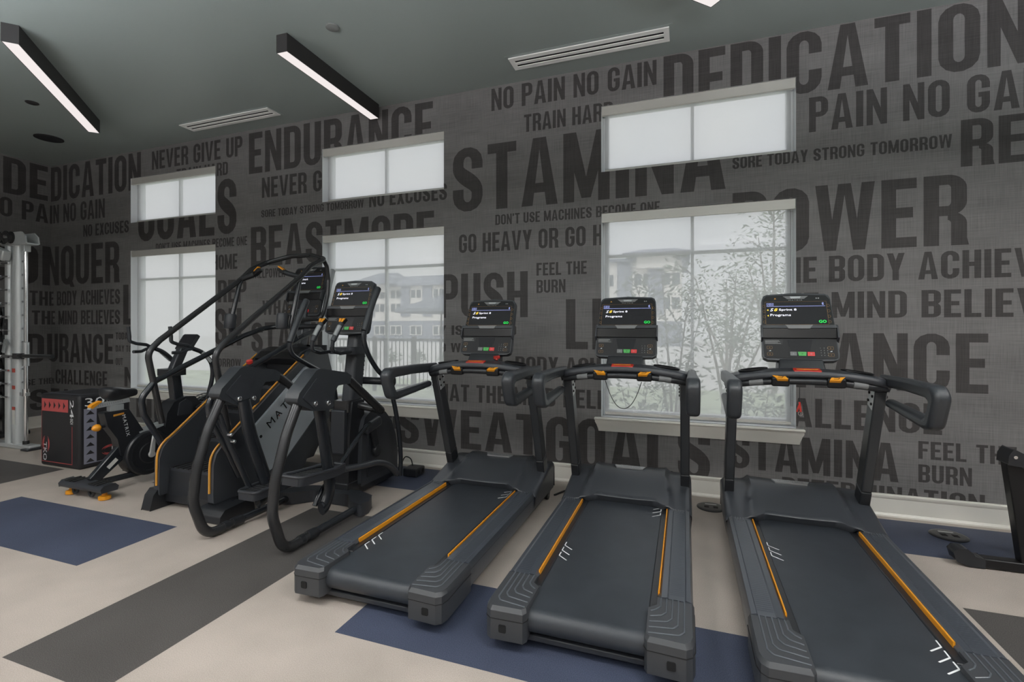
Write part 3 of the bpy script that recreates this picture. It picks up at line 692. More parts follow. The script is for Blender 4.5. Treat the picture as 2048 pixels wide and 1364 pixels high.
# ------------------------------------------------------------------ treadmills
TY = -1.50
def treadmill_base():
    xc = .735; O = (xc, TY, 0)
    X = lambda d: xc+d
    root = thing('treadmill', 'black treadmill standing furthest right, a red safety clip dangling from its crossbar', 'treadmill', O, 'row of treadmills')
    # under-frame
    m = MB(O)
    m.box(X(-.30),X(.30),-2.36,-.62,.075,.165,'dark')
    m.box(X(-.32),X(.32),-2.50,-2.455,.035,.062,'char')
    for sg in (-1,1): m.box(X(sg*.30)-.035,X(sg*.30)+.035,-2.30,-.52,.055,.19,'black')
    m.box(X(-.40),X(.40),-.62,-.50,.06,.17,'black')
    m.build('under_frame', root, bevel=.005)
    # side rails, orange strips, end caps
    for sg in (-1,1):
        q = lambda a: X(sg*a)
        pr = [(.302,.075),(.302,.196),(.318,.212),(.345,.214),(.352,.209),(.425,.209),(.431,.214),(.452,.208),(.462,.180),(.458,.075)]
        ra = MB(O); ra.prism([(q(a),z) for a, z in pr], 'y', -2.24, -1.0, 'rail')
        for i in range(60):      # anti-slip ribs
            yy = -2.20+i*.0185
            ra.poly([(q(.356),yy,.2096),(q(.422),yy,.2096),(q(.422),yy+.006,.2104),(q(.356),yy+.006,.2104)], 'rail')
        for i in range(5):
            ra.box(min(q(.345+.016*i),q(.351+.016*i)),max(q(.345+.016*i),q(.351+.016*i)),-1.075,-1.035,.209,.2135,'ridge')
        rl = ra.build('side_rail', root, ang=25)
        MB(O).prism([(q(.3005),.186),(q(.3005),.212),(q(.303),.2157),(q(.3085),.2157),(q(.3085),.2)], 'y', -2.19, -1.045, 'orange').build('accent_strip', rl, bevel=.002)
        # lower skirt
        MB(O).prism([(q(.455),.185),(q(.462),.172),(q(.452),.085),(q(.44),.078),(q(.44),.185)], 'y', -2.24, -.80, 'black').build('side_skirt', root)
        # end cap
        c = MB(O); y0, y1 = -2.575, -2.235
        out = [(.300,y1),(.300,-2.305),(.262,-2.335),(.262,-2.545),(.275,y0+.006),(.43,y0),(.455,y0+.02),(.466,y0+.06),(.466,y1)]
        top = [(.300,y1),(.300,-2.305),(.264,-2.337),(.268,-2.535),(.285,y0+.02),(.425,y0+.014),(.447,y0+.034),(.456,y0+.07),(.456,y1)]
        n_ = len(out)
        def ring(P, z): return [(q(p[0]),p[1],z) for p in P]
        vs = ring(out,.055)+ring(out,.150)+ring(out,.188)+ring(top,.206)
        fs = [(r_*n_+i, r_*n_+(i+1)%n_, (r_+1)*n_+(i+1)%n_, (r_+1)*n_+i) for r_ in range(3) for i in range(n_)]+[tuple(range(n_))[::-1], tuple(range(3*n_,4*n_))]
        c.add(vs, fs, 'cap')
        # parting line and moulded chevron ridges
        for i in range(5):
            a = .318+.026*i; yb = -2.345-.042*i
            P = [(q(.276),yb-.018,.206),(q(a-.018),yb,.207),(q(a),yb+.028,.207),(q(a),y1-.003,.207)]
            c.tube(fillet(P,.014,4), .0036, 'ridge', 6)
        c.tube([(q(p[0]+.001 if p[0] > .3 else p[0]-.001),p[1],.152) for p in out[1:]], .0022, 'dark', 5)
        cap = c.build('end_cap', root, bevel=.004, ang=30)
        hx = .372
        hole = MB(O); hole.prism(rrect(q(hx)-.018, q(hx)+.018, .092, .128, .006, 2), 'y', y0-.0015, y0+.02, 'dark'); hole.build('socket', cap)
        # feet
        fm = MB(O); fm.lathe([(.022,0),(.026,.006),(.022,.014),(.009,.016),(.009,.09)], (q(.40),-2.17,0), (0,0,1), 'rubber', 16); fm.build('foot', root)
        wf = MB(O); wf.lathe([(.012,-.014),(.040,-.014),(.043,0),(.040,.014),(.012,.014)], (q(.435),-.56,.043), (1,0,0), 'rubber', 20)
        wf.lathe([(.014,-.016),(.014,.016)], (q(.435),-.56,.043), (1,0,0), 'greykey', 12).box(q(.435)-.022,q(.435)+.022,-.60,-.54,.06,.13,'black')
        wf.build('wheel', root)
    # motor hood: scooped centre panel between two ramped shoulders, lip swept round the belt
    ho = MB(O); ss = lambda e0, e1, v: (lambda t: t*t*(3-2*t))(min(1, max(0, (v-e0)/(e1-e0))))
    def crown(y): return .232+.132*ss(-1.06,-.60,y)-.020*ss(-.58,-.46,y)
    def shoulder(y): return .215+.105*min(1,max(0,(y+1.035)/.40))+.012*ss(-.66,-.58,y)-.015*ss(-.56,-.46,y)
    N, T = 44, 16; rows = []
    for j in range(T+1):
        t = j/T; row = []
        for i in range(N+1):
            s_ = -1+2*i/N; a = abs(s_); lip = -.965-.070*ss(.42,.66,a)
            y = lip+(-.455-lip)*t; ac = .66-.07*ss(-1.0,-.6,y)
            zc = crown(y)-.010*(1-(a/ac)**2 if a < ac else 0); zs = shoulder(y)-.006*max(0,(a-.75)/.25)
            w = ss(ac-.02, ac+.10, a); z = zc*(1-w)+zs*w+.007*math.exp(-((a-ac)/.03)**2)
            if a > .955: z -= .020*((a-.955)/.045)**2
            row.append((X(s_*.468), y, z))
        rows.append(row)
    vs = [p for r_ in rows for p in r_]; fs = [(j*(N+1)+i, j*(N+1)+i+1, (j+1)*(N+1)+i+1, (j+1)*(N+1)+i) for j in range(T) for i in range(N)]
    n0 = len(vs); vs += [(p[0], p[1]-.004, p[2]-.009) for p in rows[0]]; n1 = len(vs); vs += [(p[0], p[1]+.02, .186 if abs(p[0]-xc) < .29 else p[2]-.03) for p in rows[0]]
    for i in range(N): fs += [(i+1, i, n0+i, n0+i+1), (n0+i+1, n0+i, n1+i, n1+i+1)]
    n2 = len(vs); vs += [(p[0], -.430, p[2]-.035) for p in rows[T]]; n3 = len(vs); vs += [(p[0], -.425, .085) for p in rows[T]]
    for i in range(N): fs += [(T*(N+1)+i, T*(N+1)+i+1, n2+i+1, n2+i), (n2+i, n2+i+1, n3+i+1, n3+i)]
    for e in (0, N):
        q0 = len(vs); sg = -1 if e == 0 else 1
        vs += [(rows[j][e][0]+sg*.004, rows[j][e][1], rows[j][e][2]-.03) for j in range(T+1)]+[(rows[j][e][0]-sg*.004, rows[j][e][1], .08) for j in range(T+1)]
        for j in range(T): fs += [(j*(N+1)+e, (j+1)*(N+1)+e, q0+j+1, q0+j), (q0+j, q0+j+1, q0+T+1+j+1, q0+T+1+j)]
    ho.add(vs, fs, 'hood'); hood = ho.build('motor_hood', root, ang=50)
    bd = MB(O); zb = crown(-.60)-.004
    bd.hexa([(X(-.105),-.625,zb-.006),(X(.105),-.625,zb-.006),(X(.125),-.575,zb-.002),(X(-.125),-.575,zb-.002)], [(X(-.105),-.625,zb+.004),(X(.105),-.625,zb+.004),(X(.125),-.575,zb+.009),(X(-.125),-.575,zb+.009)], 'badge')
    bd.text('ULTIMATE DECK', (X(-.085),-.614,zb+.0062), (1,0,0), (0,.995,.1), .022, 'greykey', width=.17); bd.build('badge', hood)
    # uprights
    for sg in (-1,1):
        u = MB(O); a = Vector((X(sg*.425),-.60,.10)); b_ = Vector((X(sg*.425),-.985,1.12)); mid = a.lerp(b_,.30)
        u.beam(a, mid, .062, .115, 'black', w2=.066, d2=.115); u.beam(mid, b_, .066, .115, 'upright', w2=.066, d2=.105)
        up = u.build('upright', root, bevel=.010, seg=3)
        br = MB(O); tt = (b_-a).normalized(); dd = Vector((0,-tt.z,tt.y))
        br.beam(b_-tt*.14, b_-tt*.005, .072, .085, 'silverpaint', w2=.072); br.build('bracket', up, bevel=.004)
        bo = MB(O)
        for t_ in (.10,.045):
            for s_ in (-.028,.028):
                for side in (-1,1): bo.lathe([(.009,0),(.009,.006),(.004,.007)], b_-tt*t_+dd*s_+Vector((side*.036,0,0)), (side,0,0), 'dark', 8)
        bo.build('bolt', up)
    # dashboard crossbar with cup trays, pulse bar, stop switch and toggles
    d = MB(O); K = 20; secs = []
    for i in range(K+1):
        s_ = -1+2*i/K; x = X(s_*.475); a = abs(s_); bow = (1-a**2.4); yc = -.985-.05*bow; zt = 1.175+.060*bow
        dep = .085+.035*bow; hh = .075-.01*bow
        if a > .9: dep *= 1-.35*(a-.9)/.1; 
        secs.append([(x,yc-dep,zt-.030),(x,yc-dep+.012,zt-.006),(x,yc-dep*.3,zt+.004),(x,yc+dep*.8,zt),(x,yc+dep,zt-.03),(x,yc+dep*.8,zt-hh),(x,yc-dep*.5,zt-hh-.004),(x,yc-dep+.004,zt-hh+.022)])
    n_ = 8; vs = [p for r_ in secs for p in r_]
    fs = [(i*n_+k, i*n_+(k+1)%n_, (i+1)*n_+(k+1)%n_, (i+1)*n_+k) for i in range(K) for k in range(n_)]+[tuple(range(n_))[::-1], tuple(K*n_+k for k in range(n_))]
    d.add(vs, fs, 'char'); dash = d.build('dashboard', root, bevel=.006, ang=40)
    for sg in (-1,1):
        t = MB(O); P = [(X(sg*(.30+.085*math.cos(a))), -1.01+.062*math.sin(a), 1.222-.012*math.cos(a)) for a in [2*PI*k/24 for k in range(24)]]
        t.tube(P, .007, 'gloss', 6, closed=True); t.poly([(p[0],p[1],p[2]-.004) for p in P], 'dark'); t.build('cup_tray', dash)
    pb = MB(O); P = smooth([(X(s_*.44), -1.055-.075*(1-abs(s_)**2), 1.118+.045*(1-abs(s_)**2)) for s_ in (-1,-.7,-.35,0,.35,.7,1)], 4)
    pb.tube(P, .022, 'black', 10)
    bar = pb.build('pulse_bar', root)
    for s_ in (-1,1):
        g = MB(O)
        for k in range(6): pass
        P2 = [(X(s_*a), -1.058-.075*(1-(a/.44)**2), 1.120+.045*(1-(a/.44)**2)) for a in (.25,.29,.33)]
        g.tube(P2, .0228, 'greykey', 10, flat=.9); g.build('pulse_sensor', bar)
        tg = MB(O); c0 = Vector((X(s_*.155), -1.132, 1.158)); 
        tg.beam(c0+Vector((-.052,0,0)), c0+Vector((.052,0,0)), .05, .062, 'gloss', side=(0,1,0))
        tb = tg.build('toggle_housing', bar, bevel=.012, seg=3)
        to = MB(O); n3 = Vector((0,-.62,.78)); v3 = Vector((0,.78,.62)); c1 = c0+n3*.034
        to.xf = frame(c1, (1,0,0), v3, n3); sl = .012*s_
        Q = [(-.030-sl,-.017),(.030-sl,-.017),(.036+sl,.017),(-.036+sl,.017)]
        to.prism(Q, 'z', -.014, .004, 'orange')
        for q0, q1 in (((-.018,-.006),(.006,-.006)),((.006,-.006),(.016,.008)),((.016,.008),(-.014,.008))):
            a_, b2 = Vector((*q0,.0048)), Vector((*q1,.0048)); t_ = (b2-a_).normalized(); w_ = Vector((-t_.y,t_.x,0))*.0016
            to.poly([a_-w_,b2-w_,b2+w_,a_+w_], 'dark')
        to.build('toggle', tb, bevel=.003)
    st = MB(O); c0 = Vector((X(0),-1.128,1.232))
    st.hexa([(X(-.072),-1.150,1.196),(X(.072),-1.150,1.196),(X(.072),-1.085,1.206),(X(-.072),-1.085,1.206)], [(X(-.080),-1.142,1.232),(X(.080),-1.142,1.232),(X(.078),-1.09,1.246),(X(-.078),-1.09,1.246)], 'red')
    sw = st.build('stop_switch', dash, bevel=.006, seg=3)
    MB(O).hexa([(X(-.060),-1.128,1.2375),(X(.060),-1.128,1.2375),(X(.060),-1.121,1.2395),(X(-.060),-1.121,1.2395)], [(X(-.060),-1.128,1.2395),(X(.060),-1.128,1.2395),(X(.060),-1.121,1.2415),(X(-.060),-1.121,1.2415)], 'thinor').build('stop_lettering', sw)
    # handgrips: closed loop each side
    for sg in (-1,1):
        g = MB(O); x = X(sg*.470)
        out = fillet([(0,-.90,1.203),(0,-1.30,1.214),(0,-1.655,1.212),(0,-1.705,1.160),(0,-1.630,.985),(0,-1.56,.970),(0,-1.02,1.012)], [0,.2,.06,.07,.06,.05,0], 4)
        inn = fillet([(0,-.99,1.130),(0,-1.30,1.140),(0,-1.575,1.138),(0,-1.618,1.120),(0,-1.575,1.040),(0,-1.55,1.032),(0,-1.03,1.062)], [0,.2,.03,.02,.02,.03,0], 4)
        n_ = len(out); vs = []
        def wd(p): return .040 if p.y < -1.5 else .030
        for P, off_ in ((out,-1),(out,1),(inn,1),(inn,-1)): vs += [(x+off_*wd(p)*(1 if off_ else 0), p.y, p.z) for p in P]
        fs = []
        for k in range(4):
            for i in range(n_-1): fs.append((k*n_+i, k*n_+i+1, ((k+1)%4)*n_+i+1, ((k+1)%4)*n_+i))
        fs += [(0,n_,2*n_,3*n_), (n_-1,4*n_-1,3*n_-1,2*n_-1)]
        g.add(vs, fs, 'grip')
        gg = g.build('handgrip', root, bevel=.024, seg=4, ang=60)
    # neck and console
    nk = MB(O); nk.hexa([(X(-.14),-1.0,1.205),(X(.14),-1.0,1.205),(X(.15),-.90,1.205),(X(-.15),-.90,1.205)], [(X(-.13),-.945,1.292),(X(.13),-.945,1.292),(X(.13),-.84,1.33),(X(-.13),-.84,1.33)], 'black')
    nk.build('console_neck', root, bevel=.01)
    console(root, O, (xc,-.945,1.282), (xc,-.745,1.752), arrows=True)
    return root
def running_belt(root, spots):
    """belt loop round both rollers with its printed hooks: (x, y, side)"""
    b = MB((0,TY,0)); hw, r = .285, .056; zc = .128; yr, yf = -2.475, -.72
    prof = [(yf,zc+r)]+[(yr-r*math.sin(PI*k/14), zc+r*math.cos(PI*k/14)) for k in range(15)]+[(yf,zc-r)]
    prof += [(yf+r*math.sin(PI*k/14), zc-r*math.cos(PI*k/14)) for k in range(1,14)]
    b.prism(prof, 'x', -hw, hw, 'belt'); z = zc+r+.0007
    for dx, y, sg in spots:
        for i in range(3):
            c = Vector((dx, y+.070*i, z))
            for e in (c+Vector((0,.046,0)), c+Vector((sg*.054,-.046,0))):
                t = (e-c).normalized(); q = Vector((-t.y,t.x,0))*.0036
                b.poly([c-q,e-q,e+q,c+q], 'white')
    return b.build('running_belt', root, ang=50)
def copy_tree(o, parent=None):
    c = o.copy(); COL.objects.link(c); c.parent = parent
    for ch in list(o.children): copy_tree(ch, c)
    return c
tm_r = treadmill_base()
tm_m = copy_tree(tm_r); tm_m.location.x = -.425
tm_m['label'] = 'black treadmill in the middle of the row, a thin black cord looped under its crossbar'
tm_l = copy_tree(tm_r); tm_l.location.x = -1.575
tm_l['label'] = 'black treadmill standing furthest left in the row, beside the elliptical'
for o in list(tm_l.children_recursive)+list(tm_m.children_recursive):     # only the right-hand screen shows the little arrows
    if o.data == ARROWS[0].data: bpy.data.objects.remove(o)
running_belt(tm_l, [(-.262,-2.19,1),(.262,-1.12,-1)])
running_belt(tm_m, [(-.262,-1.93,1),(.262,-1.10,-1)])
running_belt(tm_r, [(-.262,-1.52,1),(.262,-2.33,-1)])
def cords():
    # middle: black lanyard loop; right: lanyard with red clip; left: red clip on top of the dashboard
    x = -.425; m = MB((x,TY,0)); P = [(x+.13*s, -1.06, 1.115-.20*(1-abs(s)**2.2)) for s in [-1+k/8 for k in range(17)]]
    m.tube(smooth(P,3), .0026, 'black', 6); m.build('safety_cord', tm_m)
    x = .735; m = MB((x,TY,0)); m.tube([(x-.03,-1.06,1.12),(x-.03,-1.06,1.01)], .0022, 'black', 6); c = m.build('safety_cord', tm_r)
    k = MB((x,TY,0)); k.beam((x-.032,-1.06,1.02),(x-.024,-1.06,.955),.012,.012,'red').beam((x-.034,-1.06,1.0),(x-.047,-1.06,.955),.010,.010,'red')
    k.build('safety_clip', c, bevel=.002)
    r = MB((x,TY,0)); r.tube([(x-.026+.013*math.cos(a), -1.06, .945+.013*math.sin(a)) for a in [2*PI*i/14 for i in range(14)]], .0025, 'chrome', 6, closed=True); r.build('ring', c)
    x = -1.575; k = MB((x,TY,0)); k.beam((x+.10,-.99,1.262),(x+.15,-.97,1.268),.028,.022,'red').rod((x+.125,-.985,1.24),(x+.125,-.98,1.262),.012,'red'); k.build('safety_clip', tm_l, bevel=.004)
cords()
# ------------------------------------------------------------------ suspension elliptical
def elliptical():
    xc = -2.845; O = (xc, -1.3, 0); X = lambda d: xc+d
    root = thing('elliptical_trainer', 'black elliptical trainer with two big curved side rails, left of the treadmills', 'elliptical trainer', O)
    # body shroud with domed flywheel housing
    s = MB(O); P = [(-.50,.10),(-.49,.28),(-.53,.45),(-.60,.60),(-.70,.70),(-.80,.745),(-.95,.74),(-1.02,.70),(-1.06,.60),(-1.08,.10)]
    s.prism(P, 'x', X(-.145), X(.145), 'paneldark'); b = s.build('flywheel_shroud', root, bevel=.03, seg=4, ang=50)
    for sg in (-1,1):
        f = MB(O); f.prism([(-.53,.16),(-.52,.30),(-.56,.46),(-.63,.58),(-.73,.66),(-.84,.69),(-.98,.66),(-1.0,.16)], 'x', X(sg*.144), X(sg*.158), 'char'); f.build('side_cover', b, bevel=.006)
    c = MB(O); c.prism([(-1.20,.12),(-1.18,.60),(-1.14,.86),(-.98,.86),(-.98,.12)], 'x', X(-.105), X(.105), 'black')
    c.prism([(-1.215,.40),(-1.205,.79),(-1.17,.79),(-1.17,.40)], 'x', X(-.07), X(.07), 'char'); c.build('column_cover', root, bevel=.02, seg=3)
    # mast
    m = MB(O); m.beam((xc,-1.03,.80),(xc,-.93,1.47), .12, .16, 'paneldark', w2=.11, d2=.17)
    mast = m.build('mast', root, bevel=.03, seg=3)
    for i in range(8):
        t = .42+.06*i; p = Vector((xc,-1.03,.80)).lerp(Vector((xc,-.93,1.47)), t)
        hm = MB(O); hm.lathe([(.005,0),(.005,.004)], (X(.059),p.y+.055,p.z), (1,0,0), 'dark', 8); hm.build('vent_hole', mast)
    cl = MB(O); cl.prism([(p[0]+xc,p[1]-1.06) for p in rrect(-.085,.085,-.12,.10,.03)], 'z', .765, .865, 'tubegrey'); cl.build('rail_clamp', root, bevel=.006)
    # base: front stabiliser and floor rails
    st = MB(O); st.prism([(X(x),y) for x, y in [(-.42,-1.46),(-.43,-1.36),(-.38,-1.24),(-.22,-1.18),(.22,-1.18),(.38,-1.24),(.43,-1.36),(.42,-1.46),(.30,-1.42),(.18,-1.30),(-.18,-1.30),(-.30,-1.42)]], 'z', .005, .105, 'char')
    st.build('stabiliser', root, bevel=.03, seg=3)
    bs = MB(O); bs.box(X(-.11),X(.11),-1.22,-.50,.03,.16,'black'); bs.build('base_frame', root, bevel=.01)
    for sg in (-1,1):
        x = X(sg*.352); xi = X(sg*.075)
        fr = MB(O); fr.rod((x,-1.40,.050),(x,-1.96,.042),.028,'tube',14); fr.build('floor_rail', root)
        j = MB(O); j.rod((x,-1.87,.043),(x,-1.955,.042),.036,'black',14).rod((x,-1.985,.041),(x,-2.03,.041),.035,'black',14); j.build('rail_joint', root)
        lp = MB(O); P = fillet([(x,-1.95,.042),(x,-2.17,.030),(x,-2.262,.30),(x,-2.235,.52),(x,-2.14,.80),(x,-1.985,1.10),(x,-1.86,1.135),(x,-1.52,1.105),(x,-1.06,.775),(X(sg*.25),-1.03,.79),(xi,-1.045,.815)], [0,.14,.25,.5,.6,.12,.1,.2,.05,.05,0], 7)
        lp.tube(P, .034, 'tubegrey', 16); lp.build('side_rail', root, ang=60)
        # moulded grip cover over the rail's shoulder
        g = MB(O); y = x
        Q = [(-2.075,.985),(-2.105,1.015),(-2.085,1.065),(-1.925,1.205),(-1.885,1.215),(-1.60,1.165),(-1.545,1.135),(-1.56,1.075),(-1.70,1.075),(-1.735,1.03),(-1.755,.925),(-1.80,.905),(-1.955,.925)]
        g.prism(Q, 'x', x-.056, x+.056, 'grip'); cv = g.build('grip_cover', root, bevel=.016, seg=3, ang=45)
        w = MB(O); w.prism([(-2.06,1.03),(-1.93,1.15),(-1.80,1.13),(-1.86,1.04),(-1.80,.995),(-1.77,.945),(-1.80,.925),(-1.955,.945)], 'x', x+.05, x+.062, 'char').prism([(-2.06,1.03),(-1.93,1.15),(-1.80,1.13),(-1.86,1.04),(-1.80,.995),(-1.77,.945),(-1.80,.925),(-1.955,.945)], 'x', x-.062, x-.05, 'char'); w.build('cheek_plate', cv, bevel=.005)
        for yy, zz in ((-1.945,.975),(-1.815,.962)):
            k = MB(O); k.lathe([(.019,0),(.019,.006),(.013,.010),(.010,.008),(.0,.008)], (x+.062,yy,zz), (1,0,0), 'chrome', 14); k.build('bolt', cv)
    # hanging links, pedals, pedal arms, cranks
    def link(x, P, w, nm='suspension_link'):
        l = MB(O); PP = smooth(P, 5)
        for a, b_ in zip(PP, PP[1:]): pass
        l.tube(PP, [w]*len(PP), 'tube', 12, flat=.55, up=(0,1,0)); return l.build(nm, root, ang=60)
    xr, xl = X(.29), X(-.29)
    link(xr, [(xr,-1.775,.96),(xr,-1.72,.70),(xr,-1.665,.42),(xr,-1.655,.28),(xr,-1.70,.175),(xr,-1.745,.155)], .055)
    link(xl, [(xl,-1.905,.96),(xl,-1.85,.70),(xl,-1.75,.42),(xl,-1.69,.25),(xl,-1.72,.17),(xl,-1.78,.15)], .055)
    rd = MB(O); rd.tube(smooth([(X(.24),-1.755,.175),(X(.24),-1.69,.26),(X(.235),-1.47,.40),(X(.23),-1.22,.585),(X(.225),-1.06,.66)],5), .019, 'tube', 10); rd.build('drive_rod', root)
    rd = MB(O); rd.tube(smooth([(X(-.34),-2.07,.88),(X(-.34),-1.99,.66),(X(-.34),-1.88,.42),(X(-.335),-1.78,.19)],5), .022, 'tube', 10); dr = rd.build('drive_rod', root)
    for yy, zz in ((-2.01,.72),(-1.985,.665)):
        k = MB(O); k.lathe([(.014,0),(.014,.03),(.008,.036)], (X(-.32),yy,zz), (1,0,0), 'chrome', 10); k.build('bolt', dr)
    for sg, y0, z0, y1, z1 in ((1,-2.0,.430,-1.47,.385),(-1,-1.93,.245,-1.45,.255)):
        p = MB(O); x = X(sg*.245); w = .095
        n1 = Vector((0,y1-y0,z1-z0)).normalized(); up = Vector((0,-n1.z,n1.y)); L = (Vector((0,y1,z1))-Vector((0,y0,z0))).length
        p.xf = frame((x,y0,z0),(1,0,0),tuple(n1),tuple(up))
        q = [(-w*.8,0),(w*.8,0),(w,.04),(w,.34),(w*.55,L),(-w*.55,L),(-w,.34),(-w,.04)]
        p.prism(q, 'z', -.030, .022, 'char')
        pd = p.build('pedal', root, bevel=.012, seg=3)
        t = MB(O); t.xf = frame((x,y0,z0),(1,0,0),tuple(n1),tuple(up))
        R = fillet([(q_[0]*.93,q_[1]*.97+.006,.030) for q_ in q]+[(q[0][0]*.93,q[0][1]*.97+.006,.030)], .03, 4)
        t.tube(R, .013, 'char', 8)
        for i in range(7): t.box(-.07,.07,.06+.038*i,.075+.038*i,.020,.026,'rubber')
        t.build('footpad', pd)
    a = MB(O); a.tube(smooth([(X(.245),-1.50,.375),(X(.25),-1.25,.335),(X(.26),-1.0,.305),(X(.28),-.85,.24),(X(.29),-.73,.13)],5), [.042]*21, 'paneldark', 12, flat=.62, up=(1,0,0)); a.build('pedal_arm', root)
    a = MB(O); a.tube(smooth([(X(-.245),-1.48,.25),(X(-.25),-1.25,.26),(X(-.26),-1.0,.25),(X(-.28),-.85,.2),(X(-.29),-.73,.12)],5), [.042]*21, 'paneldark', 12, flat=.62, up=(1,0,0)); a.build('pedal_arm', root)
    for sg, ang in ((1,0),(-1,1)):
        k = MB(O); x = X(sg*.185)
        ax = Vector((x,-.90,.385)); tip = Vector((x,-.97,.63)) if sg > 0 else Vector((x,-.83,.15))
        k.beam(ax, tip, .03, .075, 'black'); k.lathe([(.052,-.02),(.056,0),(.052,.02)], ax, (1,0,0), 'black', 18); cr_ = k.build('crank', root, bevel=.008)
        h = MB(O); d = (tip-ax).normalized(); e = Vector((0,-d.z,d.y))
        h.beam(tip-Vector((0,.16*.9,.0))*sg+Vector((sg*.03,0,-.02)), tip+Vector((sg*.03,.075*sg,.035)), .05, .085, 'char'); h.build('crank_cover', cr_, bevel=.02, seg=3)
        h = MB(O); h.lathe([(.006,0),(.006,.004)], ax+Vector((sg*.021,0,0)), (sg,0,0), 'chrome', 8); h.build('axle_pin', cr_)
    # moving handlebars and pivots
    pv = MB(O); pv.rod((X(-.335),-.90,1.020),(X(.335),-.90,1.020),.034,'black',16); pv.build('pivot_axle', root)
    for sg in (-1,1):
        x = X(sg*.325)
        P = [(x,-.735,.12),(x,-.725,.30),(x,-.76,.55),(x,-.83,.80),(x,-.90,1.02),(x,-1.10,1.125),(x,-1.345,1.245),(x,-1.415,1.315),(x,-1.42,1.38)] if sg < 0 else [(x,-.735,.12),(x,-.725,.30),(x,-.76,.55),(x,-.83,.80),(x,-.93,1.02),(x,-1.09,1.14),(x,-1.22,1.28),(x,-1.28,1.40),(x,-1.28,1.48)]
        h = MB(O); h.tube(smooth(P,6), .021, 'tube', 12); hb = h.build('moving_handlebar', root, ang=60)
        h = MB(O); e = P[-1]; h.tube(smooth([e,(x+.02*-sg*0,e[1]+.055,e[2]+.115),(x,e[1]+.145,e[2]+.285),(x,e[1]+.20,e[2]+.375)],5), [.027]*11+[.030]*4+[.026], 'grip', 12); h.build('foam_grip', hb, bevel=.006)
        h = MB(O); h.lathe([(.030,-.04),(.046,-.034),(.046,.034),(.030,.04)], (x,-.90,1.02), (1,0,0), 'black', 18); h.build('pivot_hub', hb)
    # fixed bars with toggles
    fb = MB(O); fb.prism([(p[0]+xc,p[1]-1.05) for p in rrect(-.13,.13,-.14,.09,.05)], 'z', 1.275, 1.335, 'char'); fx = fb.build('fixed_bar_bracket', root, bevel=.015, seg=3)
    for sg in (-1,1):
        x = X(sg*.105); b = MB(O)
        b.tube(fillet([(x,-1.12,1.300),(x,-1.30,1.290),(x,-1.405,1.315),(x,-1.395,1.40)],[0,.06,.06,0],6), .016, 'tube', 12); fx1 = b.build('fixed_bar', fx)
        g = MB(O); a_, c_ = Vector((x,-1.395,1.395)), Vector((x,-1.285,1.545)); g.tube([a_, a_.lerp(c_,.1), c_], [.020,.024,.023], 'grip', 12)
        fg = g.build('bar_grip', fx1)
        if True:
            q = MB(O); q.tube([a_.lerp(c_,.25)+Vector((0,-.004,.004)), a_.lerp(c_,.8)+Vector((0,-.004,.004))], .0225, 'badge', 10); q.build('pulse_sensor', fg)
        t = MB(O); d = (c_-a_).normalized(); n_ = Vector((0,-d.z,d.y)); t.xf = frame(c_+d*.015+n_*.012,(1,0,0),tuple((d*.75-n_*.0).normalized()),tuple(n_))
        t.prism([(-.022,-.022),(.022,-.022),(.037,.028),(-.037,.028)], 'z', -.024, .004, 'gloss'); tg = t.build('toggle_housing', fg, bevel=.006)
        t2 = MB(O); t2.xf = t.xf; t2.prism([(-.017,-.016),(-.002,-.016),(-.004,.022),(-.030,.022)], 'z', .002, .009, 'orange').prism([(.017,-.016),(.002,-.016),(.004,.022),(.030,.022)], 'z', .002, .009, 'orange'); t2.build('toggle', tg)
    nk = MB(O); nk.beam((xc,-.94,1.42),(xc,-.90,1.60),.10,.09,'black'); nk.build('console_neck', root, bevel=.01)
    console(root, O, (xc-.01,-1.10,1.455), (xc-.01,-.955,1.94))
    return root
elliptical()

